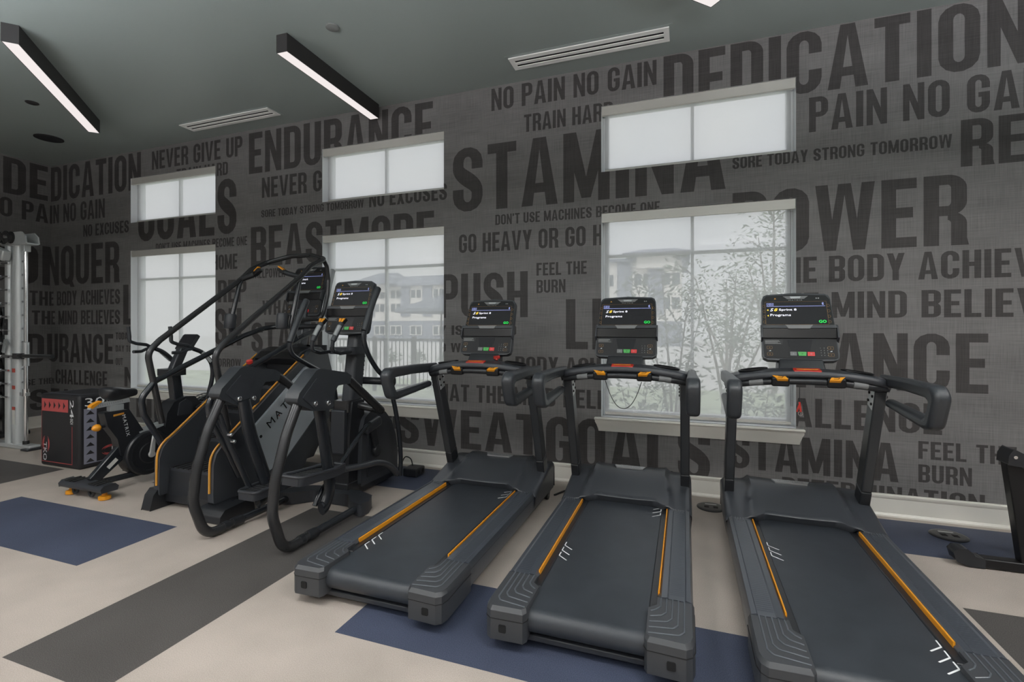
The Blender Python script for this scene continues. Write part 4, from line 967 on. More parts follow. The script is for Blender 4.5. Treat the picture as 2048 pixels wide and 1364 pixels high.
# ------------------------------------------------------------------ stair climber
def climber():
    xc = -3.835; O = (xc, -1.2, 0); X = lambda d: xc+d
    root = thing('stair_climber', 'tall black stair climber with orange trimmed side panels and grey lettered cover', 'stair climber', O)
    edge = [(-1.865,.19),(-1.86,.42),(-1.835,.50),(-1.785,.555),(-1.71,.605),(-1.25,.955),(-.86,1.235)]
    for sg in (-1,1):
        a, b = sorted((X(sg*.275), X(sg*.335)))
        P = edge+[(-.78,1.285),(-.66,1.30),(-.56,1.24),(-.50,1.06),(-.48,.86),(-.52,.74),(-.70,.50),(-.90,.15),(-1.0,.11),(-1.86,.11)]
        p = MB(O); p.prism(P, 'x', a, b, 'paneldark'); pn = p.build('side_panel', root, bevel=.012, seg=3, ang=40)
        o = MB(O); E = smooth([(X(sg*.30),y,z) for y, z in edge],4); o.tube([(q.x,q.y-.006,q.z+.006) for q in E], .0085, 'thinor', 8); o.build('accent_strip', pn)
        # bulged cover and lettered grey panel on the outer face
        xo = X(sg*.335)
        g = MB(O); Q = [(-1.545,.62),(-1.43,.225),(-1.20,.26),(-.58,.78),(-.55,.93),(-.60,1.02),(-.83,1.135),(-.90,1.125)]
        g.prism(Q, 'x', *sorted((xo, xo+sg*.022)), 'panelgrey'); gp = g.build('lettered_cover', pn, bevel=.006)
        lw = MB(O); lw.prism([(-1.45,.20),(-1.15,.30),(-.60,.77),(-.57,.60),(-.98,.14),(-1.40,.14)], 'x', *sorted((xo, xo+sg*.030)), 'paneldark'); lw.build('lower_cover', pn, bevel=.01)
        if sg > 0:
            d = Vector((0,.78,.625)).normalized(); u = Vector((0,-d.z,d.y)); t = MB(O)
            o0 = Vector((xo+.0236,-1.33,.61))
            for i, ch in enumerate('MATRIX'):
                t.text('A' if ch == 'A' else ch, o0+d*(.102*i), d, u, .072, 'gloss', width=.020 if ch == 'I' else .078)
            t.lathe([(.006,0),(.006,.001)], o0+d*(.102+.039)+u*.012, (1,0,0), 'red', 8)
            t.build('lettering', gp)
        for yy, zz in ((-1.43,.56),(-.83,1.09)):
            k = MB(O); k.lathe([(.014,0),(.014,.003)], (xo+sg*.022,yy,zz), (sg,0,0), 'dark', 12); k.build('cover_plug', gp)
        # feet at the back
        f = MB(O); x0 = X(sg*.35) if sg < 0 else X(sg*.36)
        w = .052 if sg < 0 else .13
        f.prism([(-1.93,0),(-1.90,.12),(-1.86,.165),(-1.79,.165),(-1.72,.10),(-1.70,0)] if sg < 0 else [(-1.95,0),(-1.94,.06),(-1.90,.10),(-1.72,.115),(-1.64,.10),(-1.62,0)], 'x', x0-w*.9, x0+w*1.1, 'black'); f.build('foot', root, bevel=.014, seg=3)
    bf = MB(O); bf.box(X(-.30),X(.30),-1.80,-.62,.045,.11,'black'); bf.rod((X(.40),-1.75,.085),(X(.40),-1.10,.085),.030,'tube',12); bf.build('base_frame', root)
    # moving steps: treads and risers rising towards the wall
    for i in range(5):
        y = -1.78+.255*i; z = .30+.205*i
        s = MB(O); s.box(X(-.27),X(.27),y,y+.25,z,z+.028,'char')
        for k in range(9): s.box(X(-.25+.06*k),X(-.225+.06*k),y-.006,y+.25,z+.026,z+.034,'rubber')
        s.prism([(y+.245,z),(y+.262,z),(y+.262,z+.205),(y+.245,z+.205)], 'x', X(-.27), X(.27), 'black'); s.build('step', root)
    s = MB(O); s.prism([(-1.80,.10),(-1.78,.30),(-1.76,.30),(-1.74,.10)], 'x', X(-.27), X(.27), 'black'); s.build('lower_riser', root)
    # hood and console deck
    h = MB(O); h.prism([(-.93,1.205),(-.86,1.265),(-.74,1.31),(-.60,1.31),(-.50,1.22),(-.44,1.0),(-.43,.75),(-.55,.40),(-.70,.20),(-.85,.20),(-.60,.75),(-.70,1.10)], 'x', X(-.275), X(.275), 'paneldark'); h.build('hood', root, bevel=.02, seg=3)
    k = MB(O); k.poly([(X(-.255),-.93,1.2075),(X(.255),-.93,1.2075),(X(.255),-.86,1.268),(X(-.255),-.86,1.268)], 'gloss'); k.poly([(X(-.255),-.858,1.2685),(X(.255),-.858,1.2685),(X(.255),-.745,1.3115),(X(-.255),-.745,1.3115)], 'gloss'); k.box(X(-.07),X(.07),-.70,-.62,1.31,1.345,'black'); k.build('hood_plate', root)
    # handrails
    rz = [(-1.80,.70),(-1.88,1.10),(-1.92,1.30),(-1.82,1.40),(-1.02,1.995),(-.90,2.105),(-.70,2.20)]
    L = [(X(-.335),y,z) for y, z in rz]; R = [(X(.415),y,z) for y, z in rz[::-1]]
    t = MB(O); t.tube(fillet(L+[(X(-.10),-.62,2.265),(X(.16),-.62,2.265)]+R, [0,.12,.12,.12,.12,.12,.10,.15,.15,.07,.12,.12,.12,.12,.12,0][:len(L)+2+len(R)], 6), .0245, 'tubegrey', 14); t.build('upper_handrail', root, ang=60)
    lz = [(-1.70,.30),(-1.83,.58),(-1.95,.80),(-1.97,.93),(-1.86,1.06),(-1.0,1.425),(-.75,1.50)]
    L = [(X(-.335),y,z) for y, z in lz]; R = [(X(.415),y,z) for y, z in lz[::-1]]
    t = MB(O); t.tube(fillet(L+[(X(-.30),-.64,1.518),(X(.36),-.64,1.525)]+R, .10, 6), .0245, 'tube', 14); lr = t.build('lower_handrail', root, ang=60)
    for sg, xx in ((-1,X(-.335)),(1,X(.415))):
        v = MB(O); v.tube(fillet([(xx,-1.02,1.985),(xx,-1.045,1.93),(xx,-1.15,1.52),(xx,-1.07,1.39)], .08, 5), .021, 'tube', 12); v.build('rail_strut', root, ang=60)
        bh = MB(O); bh.lathe([(.048,0),(.052,.01),(.052,.125),(.044,.14)], (xx+sg*-.055,-1.20,1.50), (0,.1,1), 'char', 20); bh.build('bottle_holder', root)
        g = MB(O); tip = Vector((X(-.175) if sg < 0 else X(.215),-1.005,2.035)); a = Vector((xx,-1.02,1.985))
        g.tube([a, a.lerp(tip,.45), tip], [.020,.024,.026], 'black', 12); gr = g.build('inner_grip', root)
        to = MB(O); d = (tip-a).normalized(); to.beam(tip, tip+d*.075+Vector((0,-.01,.025)), .05, .045, 'gloss', side=(0,1,0)); th = to.build('toggle_housing', gr, bevel=.008)
        t2 = MB(O); t2.beam(tip+d*.012+Vector((0,-.012,.026)), tip+d*.072+Vector((0,-.020,.047)), .034, .012, 'orange', side=(0,1,0)); t2.build('toggle', th, bevel=.003)
    rb = MB(O); c0 = (X(.395),-1.57,1.172); rb.lathe([(.028,0),(.028,.03),(.018,.035)], c0, (0,-.2,1), 'black', 14).lathe([(.022,.033),(.026,.045),(.026,.06),(.018,.068)], c0, (0,-.2,1), 'red', 14); rb.build('stop_button', root)
    # console column with front loop
    c = MB(O); c.beam((xc,-.62,1.28),(xc,-.52,1.70),.13,.10,'paneldark'); c.build('column', root, bevel=.015, seg=3)
    for x in (X(.405),):
        lo = MB(O); lo.tube(fillet([(x,-.71,2.195),(x,-.66,2.13),(x,-.635,1.995),(x,-.65,1.84),(x,-.70,1.67),(x,-.75,1.60),(xc,-.62,1.585)], .08, 6), .021, 'tubegrey', 12); lo.build('front_loop', root, ang=60)
    sp = MB(O); sp.beam((X(.245),-.53,1.66),(X(.235),-.36,2.14),.03,.05,'ltgrey'); sp.build('console_edge', root, bevel=.008)
    console(root, O, (xc-.01,-.56,1.635), (xc-.01,-.41,2.175), gap='L')
    return root
climber()

# ------------------------------------------------------------------ air bike
def air_bike():
    xc = -5.02; O = (xc, -1.35, 0); X = lambda d: xc+d
    root = thing('exercise_bike', 'black exercise bike with orange adjusters, saddle in front of the black box', 'exercise bike', O)
    f = MB(O); f.prism([(-1.93,.075),(-1.935,.11),(-1.91,.135),(-1.82,.14),(-1.79,.11),(-1.80,.075)], 'x', X(-.29), X(.29), 'char'); st = f.build('rear_stabiliser', root, bevel=.014, seg=3)
    for sg in (-1,1):
        for k in range(3):
            g = MB(O); g.box(*sorted((X(sg*(.10+.05*k)),X(sg*(.12+.05*k)))),-1.925,-1.80,.136,.146,'rubber'); g.build('stabiliser_rib', st, bevel=.003)
        h = MB(O); h.tube([(X(sg*.11)+.032*math.cos(a),-1.90,.075+.045*math.sin(a)) for a in [PI+PI*k/10 for k in range(11)]], .012, 'black', 8); h.build('transport_handle', st)
        k = MB(O); k.lathe([(.036,.0),(.046,.006),(.046,.03),(.036,.036),(.02,.04),(.02,.08)], (X(sg*.225),-1.865,0), (0,0,1), 'orange', 20); k.build('levelling_foot', st)
    b = MB(O); b.beam((xc,-1.84,.125),(xc,-1.50,.43),.055,.085,'tube',d2=.15); 
    b.poly([(X(.029),-1.735,.232),(X(.029),-1.66,.298),(X(.029),-1.637,.271),(X(.029),-1.712,.205)], 'sticker'); b.build('rear_strut', root, bevel=.008)
    b = MB(O); b.beam((xc,-1.80,.10),(xc,-.62,.075),.06,.045,'tube'); b.box(X(-.27),X(.27),-.70,-.60,.05,.11,'char'); b.build('lower_beam', root, bevel=.008)
    for sg in (-1,1):
        k = MB(O); k.lathe([(.05,0),(.05,.05)], (X(sg*.22),-.65,0), (0,0,1), 'rubber', 16); k.build('front_foot', root)
    # seat tube shroud
    s = MB(O); s.prism([(-1.765,.735),(-1.735,.60),(-1.655,.47),(-1.62,.30),(-1.40,.30),(-1.42,.50),(-1.555,.735)], 'x', X(-.048), X(.048), 'black'); sh = s.build('seat_mast', root, bevel=.018, seg=3)
    t = MB(O); d = Vector((0,.20,-.98)).normalized(); u = Vector((0,.98,.2)).normalized(); t.text('MATRIX', (X(.0487),-1.618,.685), d, u, .030, 'white', width=.21, space=1.3)
    t.prism([(-1.69,.685),(-1.60,.695),(-1.60,.712),(-1.69,.703)], 'x', X(.047), X(.0495), 'thinor'); t.build('mast_lettering', sh)
    k = MB(O); k.lathe([(.016,0),(.016,.03)], (xc,-1.735,.605), (0,-1,-.1), 'black', 12).lathe([(.012,.03),(.028,.042),(.034,.06),(.026,.085),(.010,.10)], (xc,-1.735,.605), (0,-1,-.1), 'orange', 18); k.build('height_knob', root)
    sl = MB(O); sl.prism([(-1.86,.775),(-1.85,.81),(-1.54,.84),(-1.53,.80)], 'x', X(-.024), X(.024), 'ltgrey'); sl.box(X(-.03),X(.03),-1.70,-1.59,.735,.79,'ltgrey')
    for i in range(12): sl.box(X(.024),X(.0247),-1.80+.018*i,-1.798+.018*i,.792+.0017*i,.806+.0017*i,'dark')
    sdr = sl.build('seat_slider', root, bevel=.005)
    k = MB(O); k.prism([(-1.865,.80),(-1.852,.815),(-1.82,.832),(-1.775,.845),(-1.78,.828),(-1.81,.81),(-1.85,.78)], 'x', X(-.014), X(.034), 'orange'); k.build('slider_lever', sdr, bevel=.008, seg=3)
    sa = MB(O); rows = []
    for y, w, z, th in ((-1.755,.045,.917,.045),(-1.742,.088,.927,.08),(-1.695,.100,.932,.105),(-1.635,.088,.924,.10),(-1.58,.055,.908,.08),(-1.525,.034,.896,.055),(-1.47,.028,.888,.04),(-1.452,.014,.879,.02)):
        rows.append([(X(w*math.cos(a)), y, z+(.035 if math.sin(a) > 0 else th)*math.sin(a)*(1 if math.sin(a) < 0 else .9)) for a in [2*PI*i/16 for i in range(16)]])
    vs = [p for r_ in rows for p in r_]; fs = [(j*16+i, j*16+(i+1)%16, (j+1)*16+(i+1)%16, (j+1)*16+i) for j in range(7) for i in range(16)]+[tuple(range(16))[::-1], tuple(range(7*16,8*16))]
    sa.add(vs, fs, 'black'); so = sa.build('saddle', root, ang=70); md = so.modifiers.new('sub','SUBSURF'); md.levels = md.render_levels = 1
    c = MB(O); c.rod((xc,-1.60,.88),(xc,-1.60,.82),.02,'chrome',10); c.build('saddle_clamp', so)
    # chain case and crank
    cc = MB(O); cc.prism([(-1.55,.36),(-1.50,.44),(-1.30,.505),(-1.05,.565),(-.98,.55),(-.98,.42),(-1.15,.30),(-1.2,.10),(-1.5,.10)], 'x', X(-.055), X(.06), 'black')
    cc.lathe([(.205,-.07),(.215,-.06),(.215,.07),(.205,.085),(.17,.088),(.165,.080),(.10,.080),(.095,.086),(.05,.086)], (xc,-1.385,.285), (1,0,0), 'black', 36); ccs = cc.build('chain_case', root, bevel=.004)
    tp = MB(O); tp.prism([(-1.47,.50),(-1.05,.59),(-1.02,.575),(-1.03,.55),(-1.45,.475)], 'x', X(-.05), X(.055), 'ltgrey'); tp.build('top_cover', ccs, bevel=.006)
    for sg in (1,-1):
        k = MB(O); e = Vector((X(sg*.115),-1.37,.455)) if sg > 0 else Vector((X(-.115),-1.40,.10)); a = Vector((X(sg*.105),-1.385,.272))
        k.beam(a-(e-a)*.12, e, .018, .055, 'crankgrey', d2=.030); k.lathe([(.030,-.012),(.032,.0),(.030,.014)], a, (1,0,0), 'crankgrey', 16); kk = k.build('crank', root, bevel=.006)
        p = MB(O); p.box(*sorted((e.x+sg*.015,e.x+sg*.115)),e.y-.045,e.y+.045,e.z-.012,e.z+.012,'black'); p.build('pedal', kk, bevel=.004) if sg < 0 else None
    # front: fan in its wire cage, mast, console
    fh = MB(O); fh.prism([(-1.24,.50),(-1.22,.64),(-1.15,.745),(-1.03,.79),(-.93,.78),(-.86,.70),(-.83,.52),(-.90,.42)], 'x', X(-.085), X(.085), 'black'); fh.build('front_shroud', root, bevel=.03, seg=3)
    fp = MB(O); fp.prism([(-1.12,.60),(-1.10,.73),(-1.03,.765),(-.97,.72),(-.96,.60)], 'x', X(.085), X(.10), 'char'); fp.build('shroud_plate', root, bevel=.008)
    fc = Vector((xc,-.66,.47)); fr = .30
    ds = MB(O); ds.lathe([(.05,-.09),(fr*.93,-.09),(fr*.93,.09),(.05,.09)], fc, (1,0,0), 'dark', 32)
    ds.build('fan', root); cg = MB(O)
    for xx in (-.10,0,.10):
        cg.tube([(xc+xx,fc.y+fr*math.cos(a),fc.z+fr*math.sin(a)) for a in [2*PI*k/40 for k in range(40)]], .006, 'fanmesh', 6, closed=True)
    for rr in (.08,.14,.20,.25):
        for xx in (-.112,.112): cg.tube([(xc+xx,fc.y+rr*math.cos(a),fc.z+rr*math.sin(a)) for a in [2*PI*k/32 for k in range(32)]], .0035, 'fanmesh', 5, closed=True)
    for k in range(48):
        a = 2*PI*k/48; e = Vector((0,math.cos(a),math.sin(a)))
        for sg in (-1,1): cg.tube([fc+Vector((sg*.112,0,0))+e*.05, fc+Vector((sg*.112,0,0))+e*.26, fc+Vector((sg*.10,0,0))+e*fr], .0028, 'fanmesh', 4)
        cg.tube([fc+Vector((-.10,0,0))+e*fr, fc+Vector((.10,0,0))+e*fr], .0028, 'fanmesh', 4)
    cg.build('fan_cage', root)
    fk = MB(O)
    for sg in (-1,1): fk.beam((X(sg*.125),-.92,.68),(X(sg*.125),-.64,.10),.03,.06,'black')
    fk.build('fork', root, bevel=.005)
    m = MB(O); m.beam((xc,-1.06,.74),(xc,-1.10,1.05),.085,.10,'tube'); m.beam((xc,-1.11,1.04),(xc,-1.00,1.285),.075,.085,'char'); m.build('mast', root, bevel=.012, seg=3)
    m = MB(O); m.prism([(p[0]+xc,p[1]-1.11) for p in rrect(-.10,.10,-.10,.09,.03)], 'z', 1.015, 1.085, 'black'); m.build('mast_collar', root, bevel=.015, seg=3)
    d = MB(O); d.xf = frame((xc,-1.01,1.28),(1,0,0),(0,.55,.835),(0,-.835,.55)); d.prism(rrect(-.11,.11,0,.19,.02), 'z', -.03, .0, 'black'); d.prism(rrect(-.09,.09,.03,.17,.01), 'z', 0, .002, 'screen'); d.build('display', root, bevel=.006)
    for sg in (-1,1):
        x = X(sg*.30); h = MB(O)
        h.tube(smooth([(X(sg*.15),-.92,.30),(X(sg*.20),-.93,.55),(X(sg*.25),-.90,.80),(X(sg*.27),-.87,1.0),(X(sg*.285),-.90,1.14),(X(sg*.295),-1.00,1.245),(x,-1.11,1.295)],5), [.022]*31, 'tube', 12, flat=1.0); ha = h.build('moving_arm', root, ang=60)
        b = MB(O); b.beam((X(sg*.285)+sg*.02,-.915,1.15),(X(sg*.295)+sg*.02,-1.02,1.255),.012,.03,'silverpaint'); b.build('arm_plate', ha)
        g = MB(O); o_ = Vector((x,-1.11,1.295))
        g.tube(fillet([o_,(x,-1.16,1.29),(x-sg*.0,-1.22,1.262),(x-sg*.02,-1.31,1.262)],.04,5), .016, 'grip', 10)
        g.build('lower_grip', ha)
        g = MB(O); g.tube(fillet([o_,(x,-1.17,1.33),(x,-1.27,1.345),(x,-1.335,1.37),(x,-1.335,1.42),(x,-1.345,1.52)],.03,5), .017, 'grip', 10); g.build('upright_grip', ha)
    return root
air_bike()

# ------------------------------------------------------------------ foam plyometric box
def plyo():
    x0, x1, y0, y1, z1 = -6.69, -6.03, -1.385, -.875, .79; O = ((x0+x1)/2,(y0+y1)/2,0)
    m = MB(O); m.box(x0,x1,y0,y1,0,z1,'vinylblack')
    e = .0014; root = m.build('plyometric_box', loc=O, bevel=.028, seg=4)
    tag(root, 'large black foam jump box marked 24 and 30, in the corner behind the bike', 'jump box')
    def pr(nm):
        return MB(O)
    # front face (towards the room): red arrow band, rotated 24 INCH, border lines
    f = pr('x'); y = y0-e; U, V = (1,0,0), (0,0,1)
    R = lambda a, b, c, d, k='vinylred': f.poly([(a,y,b),(c,y,b),(c,y,d),(a,y,d)], k)
    R(x0+.03,.60,x0+.485,.735)
    for i in range(5):
        xx = x0+.075+.082*i; f.poly([(xx,y-.0006,.628),(xx+.034,y-.0006,.668),(xx,y-.0006,.708)], 'vinylblack')
    f.text('24', (x0+.515,y,.735), (0,0,-1), (1,0,0), .062, 'white', width=.19); f.text('INCH', (x0+.518,y,.535), (0,0,-1), (1,0,0), .05, 'white', width=.055)
    R(x0+.548,.05,x0+.555,.455); R(x0+.035,.047,x0+.555,.054); R(x0+.027,.05,x0+.032,.60)
    f.text('TKO', (x0+.055,y,.26), (0,0,-1), (1,0,0), .062, 'white', width=.20)
    def swoosh(o, u, v, s_):
        for r0, a0, a1 in ((1.0,20,165),(.78,30,160)):
            P = []; Q = []
            for k in range(13):
                t = k/12; a = math.radians(a0+(a1-a0)*t); w = .16*math.sin(PI*t)*s_
                c = Vector(o)+Vector(u)*(math.cos(a)*r0*s_)+Vector(v)*(math.sin(a)*r0*.55*s_); n_ = Vector(u)*math.cos(a)+Vector(v)*math.sin(a)
                P.append(c-n_*w*.5); Q.append(c+n_*w*.5)
            for k in range(12): f.poly([P[k],P[k+1],Q[k+1],Q[k]], 'vinylred')
    swoosh((x0+.10,y,.24), (0,0,-1), (-1,0,0), .09); swoosh((x0+.11,y,.24), (0,0,1), (1,0,0), .09)
    f.build('front_print', root)
    # side face towards the bike: 30 INCH, grey arrow column, logo
    f = pr('x'); x = x1+e
    R2 = lambda a, b, c, d, k: f.poly([(x,a,b),(x,c,b),(x,c,d),(x,a,d)], k)
    f.text('30', (x,y0+.055,.665), (0,1,0), (0,0,1), .088, 'white', width=.185); f.text('INCH', (x,y0+.262,.755), (0,0,-1), (0,1,0), .034, 'white', width=.09)
    R2(y0+.045,.05,y0+.165,.64,'vinylgrey')
    for i in range(7):
        zz = .065+.085*i; f.poly([(x+.0006,y0+.065,zz),(x+.0006,y0+.145,zz),(x+.0006,y0+.105,zz+.042)], 'vinylblack')
    R2(y0+.165,.05,y1-.03,.058,'vinylgrey')
    f.text('TKO', (x,y0+.29,.14), (0,1,0), (0,0,1), .058, 'white', width=.19)
    swoosh((x,y0+.30,.155), (0,1,0), (0,0,1), .09); swoosh((x,y0+.30,.155), (0,1,0), (0,0,-1), .09)
    f.build('side_print', root)
    f = pr('x'); z = z1+e
    def line(a, b, w=.006):
        a, b = Vector((*a,z)), Vector((*b,z)); t = (b-a).normalized(); q = Vector((-t.y,t.x,0))*w; f.poly([a-q,b-q,b+q,a+q], 'vinylgrey')
    for a, b in (((x0+.06,y0+.05),(x1-.06,y0+.05)),((x1-.06,y0+.05),(x1-.06,y1-.05)),((x1-.06,y1-.05),(x0+.06,y1-.05)),((x0+.06,y1-.05),(x0+.06,y0+.05))): line(a, b)
    f.poly([(x0+.30,y1-.12,z),(x0+.40,y1-.12,z),(x0+.40,y1-.07,z),(x0+.30,y1-.07,z)], 'vinylred')
    f.build('top_print', root)
plyo()

# ------------------------------------------------------------------ smith machine at the left edge
def rack():
    xc, yc = -7.93, -1.0; O = (xc, yc, 0)
    root = thing('smith_machine', 'silver smith machine frame with pegs and guide rod at the left edge', 'smith machine', O)
    b = MB(O); b.box(-8.5,-7.58,-1.06,-.94,.0,.055,'silverpaint'); b.box(-7.66,-7.52,-1.11,-.89,0,.028,'black').box(-8.52,-8.40,-2.6,-.94,0,.06,'silverpaint'); b.build('base', root, bevel=.012)
    p = MB(O); p.prism(rrect(-8.105,-8.01,-1.06,-.95,.03), 'z', .05, 2.56, 'silverpaint'); p.build('rear_upright', root, ang=40)
    p = MB(O); p.prism(rrect(-7.985,-7.855,-1.05,-.94,.05), 'z', .05, 2.56, 'silverpaint')
    for z, h, k in ((.95,.05,'stickred'),(.74,.045,'stickred'),(.30,.22,'sticker')):
        p.box(-7.945,-7.885,-1.0525,-1.049,z,z+h,k)
        p.box(-7.945,-7.885,-1.0535,-1.049,z+h*.82,z+h,'stickred')
    p.build('front_upright', root, ang=40)
    g = MB(O); g.rod((-7.765,-1.0,.06),(-7.765,-1.0,2.50),.021,'chrome',16); g.build('guide_rod', root)
    for z in (.10,): 
        m = MB(O); m.lathe([(.032,0),(.032,.04)], (-7.765,-1.0,.055), (0,0,1), 'rubber', 14); m.build('rod_bumper', root)
    m = MB(O); m.lathe([(.034,0),(.034,.09)], (-7.765,-1.0,.655), (0,0,1), 'chrome', 16); m.box(-7.86,-7.72,-1.02,-.98,.66,.70,'silver'); m.build('safety_stop', root)
    m = MB(O); m.box(-7.80,-7.73,-1.035,-.965,2.46,2.54,'silverpaint'); m.build('rod_socket', root, bevel=.006)
    h = MB(O); h.prism([(-8.16,2.55),(-8.16,2.60),(-8.12,2.70),(-7.72,2.70),(-7.64,2.64),(-7.62,2.55)], 'y', -1.07, -1.055, 'silverpaint').prism([(-8.16,2.55),(-8.16,2.60),(-8.12,2.70),(-7.72,2.70),(-7.64,2.64),(-7.62,2.55)], 'y', -.945, -.93, 'silverpaint').box(-8.16,-7.62,-1.06,-.94,2.54,2.56,'silverpaint')
    h.build('pulley_housing', root, bevel=.006)
    for xx in (-8.07,-7.92):
        w = MB(O); w.lathe([(.075,-.03),(.075,-.02),(.062,-.012),(.062,.012),(.075,.02),(.075,.03)], (xx,-1.10,2.635), (0,1,0), 'tubegrey', 24).lathe([(.02,-.04),(.02,.04)], (xx,-1.10,2.635), (0,1,0), 'chrome', 12); w.build('pulley_wheel', root)
    tb = MB(O); tb.beam((-7.95,-1.10,2.40),(-8.9,-1.10,2.69),.09,.13,'silverpaint',side=(0,1,0)); tb.build('cross_beam', root, bevel=.012)
    for i in range(11):
        z = .64+.168*i
        q = MB(O); q.rod((-8.13,-1.075,z),(-7.97,-1.075,z),.011,'chrome',10).lathe([(.018,0),(.018,.015)], (-8.135,-1.075,z), (-1,0,0), 'chrome', 10); q.build('peg', root)
        if i % 1 == 0:
            q = MB(O); q.lathe([(.010,0),(.014,.008),(.014,.03)], (-7.85,-1.0,z+.02), (1,0,0), 'chrome', 10); q.build('stop_pin', root)
    # carriage and bar
    c = MB(O); c.lathe([(.036,0),(.036,.30)], (-7.765,-1.0,1.03), (0,0,1), 'silver', 16); c.box(-7.93,-7.74,-1.06,-1.0,1.12,1.19,'black'); ca = c.build('carriage', root, bevel=.004)
    br = MB(O); br.rod((-9.1,-1.06,1.155),(-7.90,-1.06,1.155),.016,'chrome',12); br.rod((-7.80,-1.06,1.16),(-7.12,-1.06,1.165),.025,'tubegrey',14); br.lathe([(.034,0),(.034,.03)], (-7.74,-1.06,1.16), (1,0,0), 'tubegrey', 14); br.build('bar', root)
    hk = MB(O); hk.beam((-8.05,-1.09,1.20),(-8.0,-1.09,1.36),.02,.03,'silver',side=(0,1,0)).beam((-8.0,-1.09,1.36),(-7.93,-1.09,1.30),.02,.03,'silver',side=(0,1,0)); hk.build('lock_hook', root)
    lb = MB(O); lb.box(-8.10,-8.02,-1.0625,-1.059,1.42,1.62,'blacklabel'); lb.text('II', (-8.075,-1.0635,1.54), (1,0,0), (0,0,1), .03, 'print'); lb.build('setting_label', root)
rack()
lab = ['topmost black weight plate behind the silver smith machine frame','second black weight plate down behind the silver smith machine frame','third black weight plate down behind the silver smith machine frame','lowest black weight plate near the floor behind the smith machine']
zs = [1.64,1.29,.88,.42]
tr = thing('plate_tree', 'dark plate storage post at the far left edge behind the smith machine', 'weight rack', (-8.98,-.66,0))
q = MB((-8.98,-.66,0)); q.box(-9.02,-8.94,-.70,-.62,.05,1.8,'tubegrey').box(-9.16,-8.8,-.86,-.46,0,.05,'tubegrey'); q.build('post', tr, bevel=.008)
for z in zs:
    q = MB((-8.98,-.66,0)); q.rod((-8.98,-.70,z),(-8.98,-.735,z),.024,'chrome'); q.build('storage_peg', tr)
pt = None
for z, l, r in zip(zs, lab, (.13,.17,.20,.21)):
    o = (-8.98,-.77,z); k = MB(o); k.lathe([(.028,-.022),(r*.5,-.016),(r*.85,-.016),(r*.9,-.024),(r*.98,-.024),(r,-.016),(r,.016),(r*.98,.024),(.028,.024)], o, (0,-1,0), 'rubber', 36)
    pl_ = k.build('weight_plate', loc=o); tag(pl_, l, 'weight plate', 'weight plates on the storage post')

# ------------------------------------------------------------------ small things on the floor
def power_box(x, y, label, ang=0):
    O = (x, y, 0); r = thing('power_box', label, 'power box', O)
    m = MB(O); m.box(x-.075,x+.085,y-.085,y+.085,.004,.085,'black'); m.build('case', r, bevel=.012, seg=3)
    for dy in (-.04,.04):
        s = MB(O); s.lathe([(.020,0),(.020,.002)], (x+.085,y+dy,.048), (1,0,0), 'dark', 14); s.build('socket', r)
    c = MB(O); c.tube(smooth([(x-.02,y+.02,.08),(x-.05,y+.03,.15),(x-.12,y+.04,.165),(x-.16,y+.04,.10),(x-.17,y+.05,.02),(x-.22,y+.12,.012)],5), .006, 'rubber', 8); c.build('cable', r)
power_box(-2.62,-.33,'black power box on the navy floor tile in front of the elliptical')
power_box(-3.12,-.42,'black power box with a wire loop between stair climber and elliptical')
def outlet(x, y, label):
    O = (x,y,0); r = thing('floor_outlet', label, 'floor outlet', O, 'round floor outlet covers')
    m = MB(O); m.lathe([(.112,0),(.112,.006),(.104,.010),(.09,.0105)], O, (0,0,1), 'black', 32); m.build('cover', r)
    t = MB(O); t.box(x-.045,x+.045,y+.035,y+.055,.0105,.0125,'silver'); t.build('latch', r)
    for dx in (-.035,.035):
        s = MB(O); s.box(x+dx-.018,x+dx+.018,y-.035,y+.005,.0105,.012,'dark'); s.build('flap', r)
outlet(.205,-.285,'round black floor outlet cover near the baseboard between two treadmills')
outlet(1.795,-.31,'round black floor outlet cover on the navy tile by the right-hand bench')
cb = MB((-1.05,-.2,0)); cb.tube(smooth([(-1.10,-.46,.012),(-1.03,-.30,.010),(-.95,-.20,.010),(-.86,-.21,.010),(-.80,-.30,.010)],6), .008, 'rubber', 8)
tag(cb.build('power_cable', loc=(-1.05,-.2,0)), 'black power cable lying by the baseboard between the first two treadmills', 'cable')
def bench():
    O = (2.3,-.85,0); r = thing('weight_bench', 'black steel exercise frame at the right edge, only its foot and upright showing', 'exercise frame', O)
    f = MB(O); f.beam((1.70,-.80,.035),(3.1,-.80,.035),.075,.06,'gloss',side=(0,1,0)); f.build('base_bar', r, bevel=.008)
    f = MB(O); f.prism([(1.615,.03),(1.60,.085),(1.62,.11),(1.67,.115),(1.70,.09),(1.715,.068),(1.76,.066),(1.76,.006),(1.68,.006)], 'y', -.845, -.755, 'black'); f.build('floor_guard', r, bevel=.012, seg=3)
    f = MB(O); f.beam((1.985,-.80,.04),(1.905,-.80,.70),.07,.085,'gloss',side=(0,1,0)); f.beam((2.03,-.80,.05),(2.0,-.80,.62),.05,.05,'black',side=(0,1,0)); f.build('upright', r, bevel=.006)
    f = MB(O); f.prism([(1.86,.665),(1.865,.72),(1.89,.765),(2.5,.42),(2.5,.34),(1.93,.655)], 'y', -.86, -.74, 'black'); f.build('slanted_pad_frame', r, bevel=.01)
    for x, z in ((1.895,.715),):
        f = MB(O); f.lathe([(.010,0),(.010,.006)], (x,-.86,z), (0,-1,0), 'chrome', 10); f.build('bolt', r)
    for x in (1.965,2.01):
        f = MB(O); f.lathe([(.012,0),(.012,.006)], (x,-.838,.062), (0,-1,.3), 'chrome', 10); f.build('bolt', r)
bench()
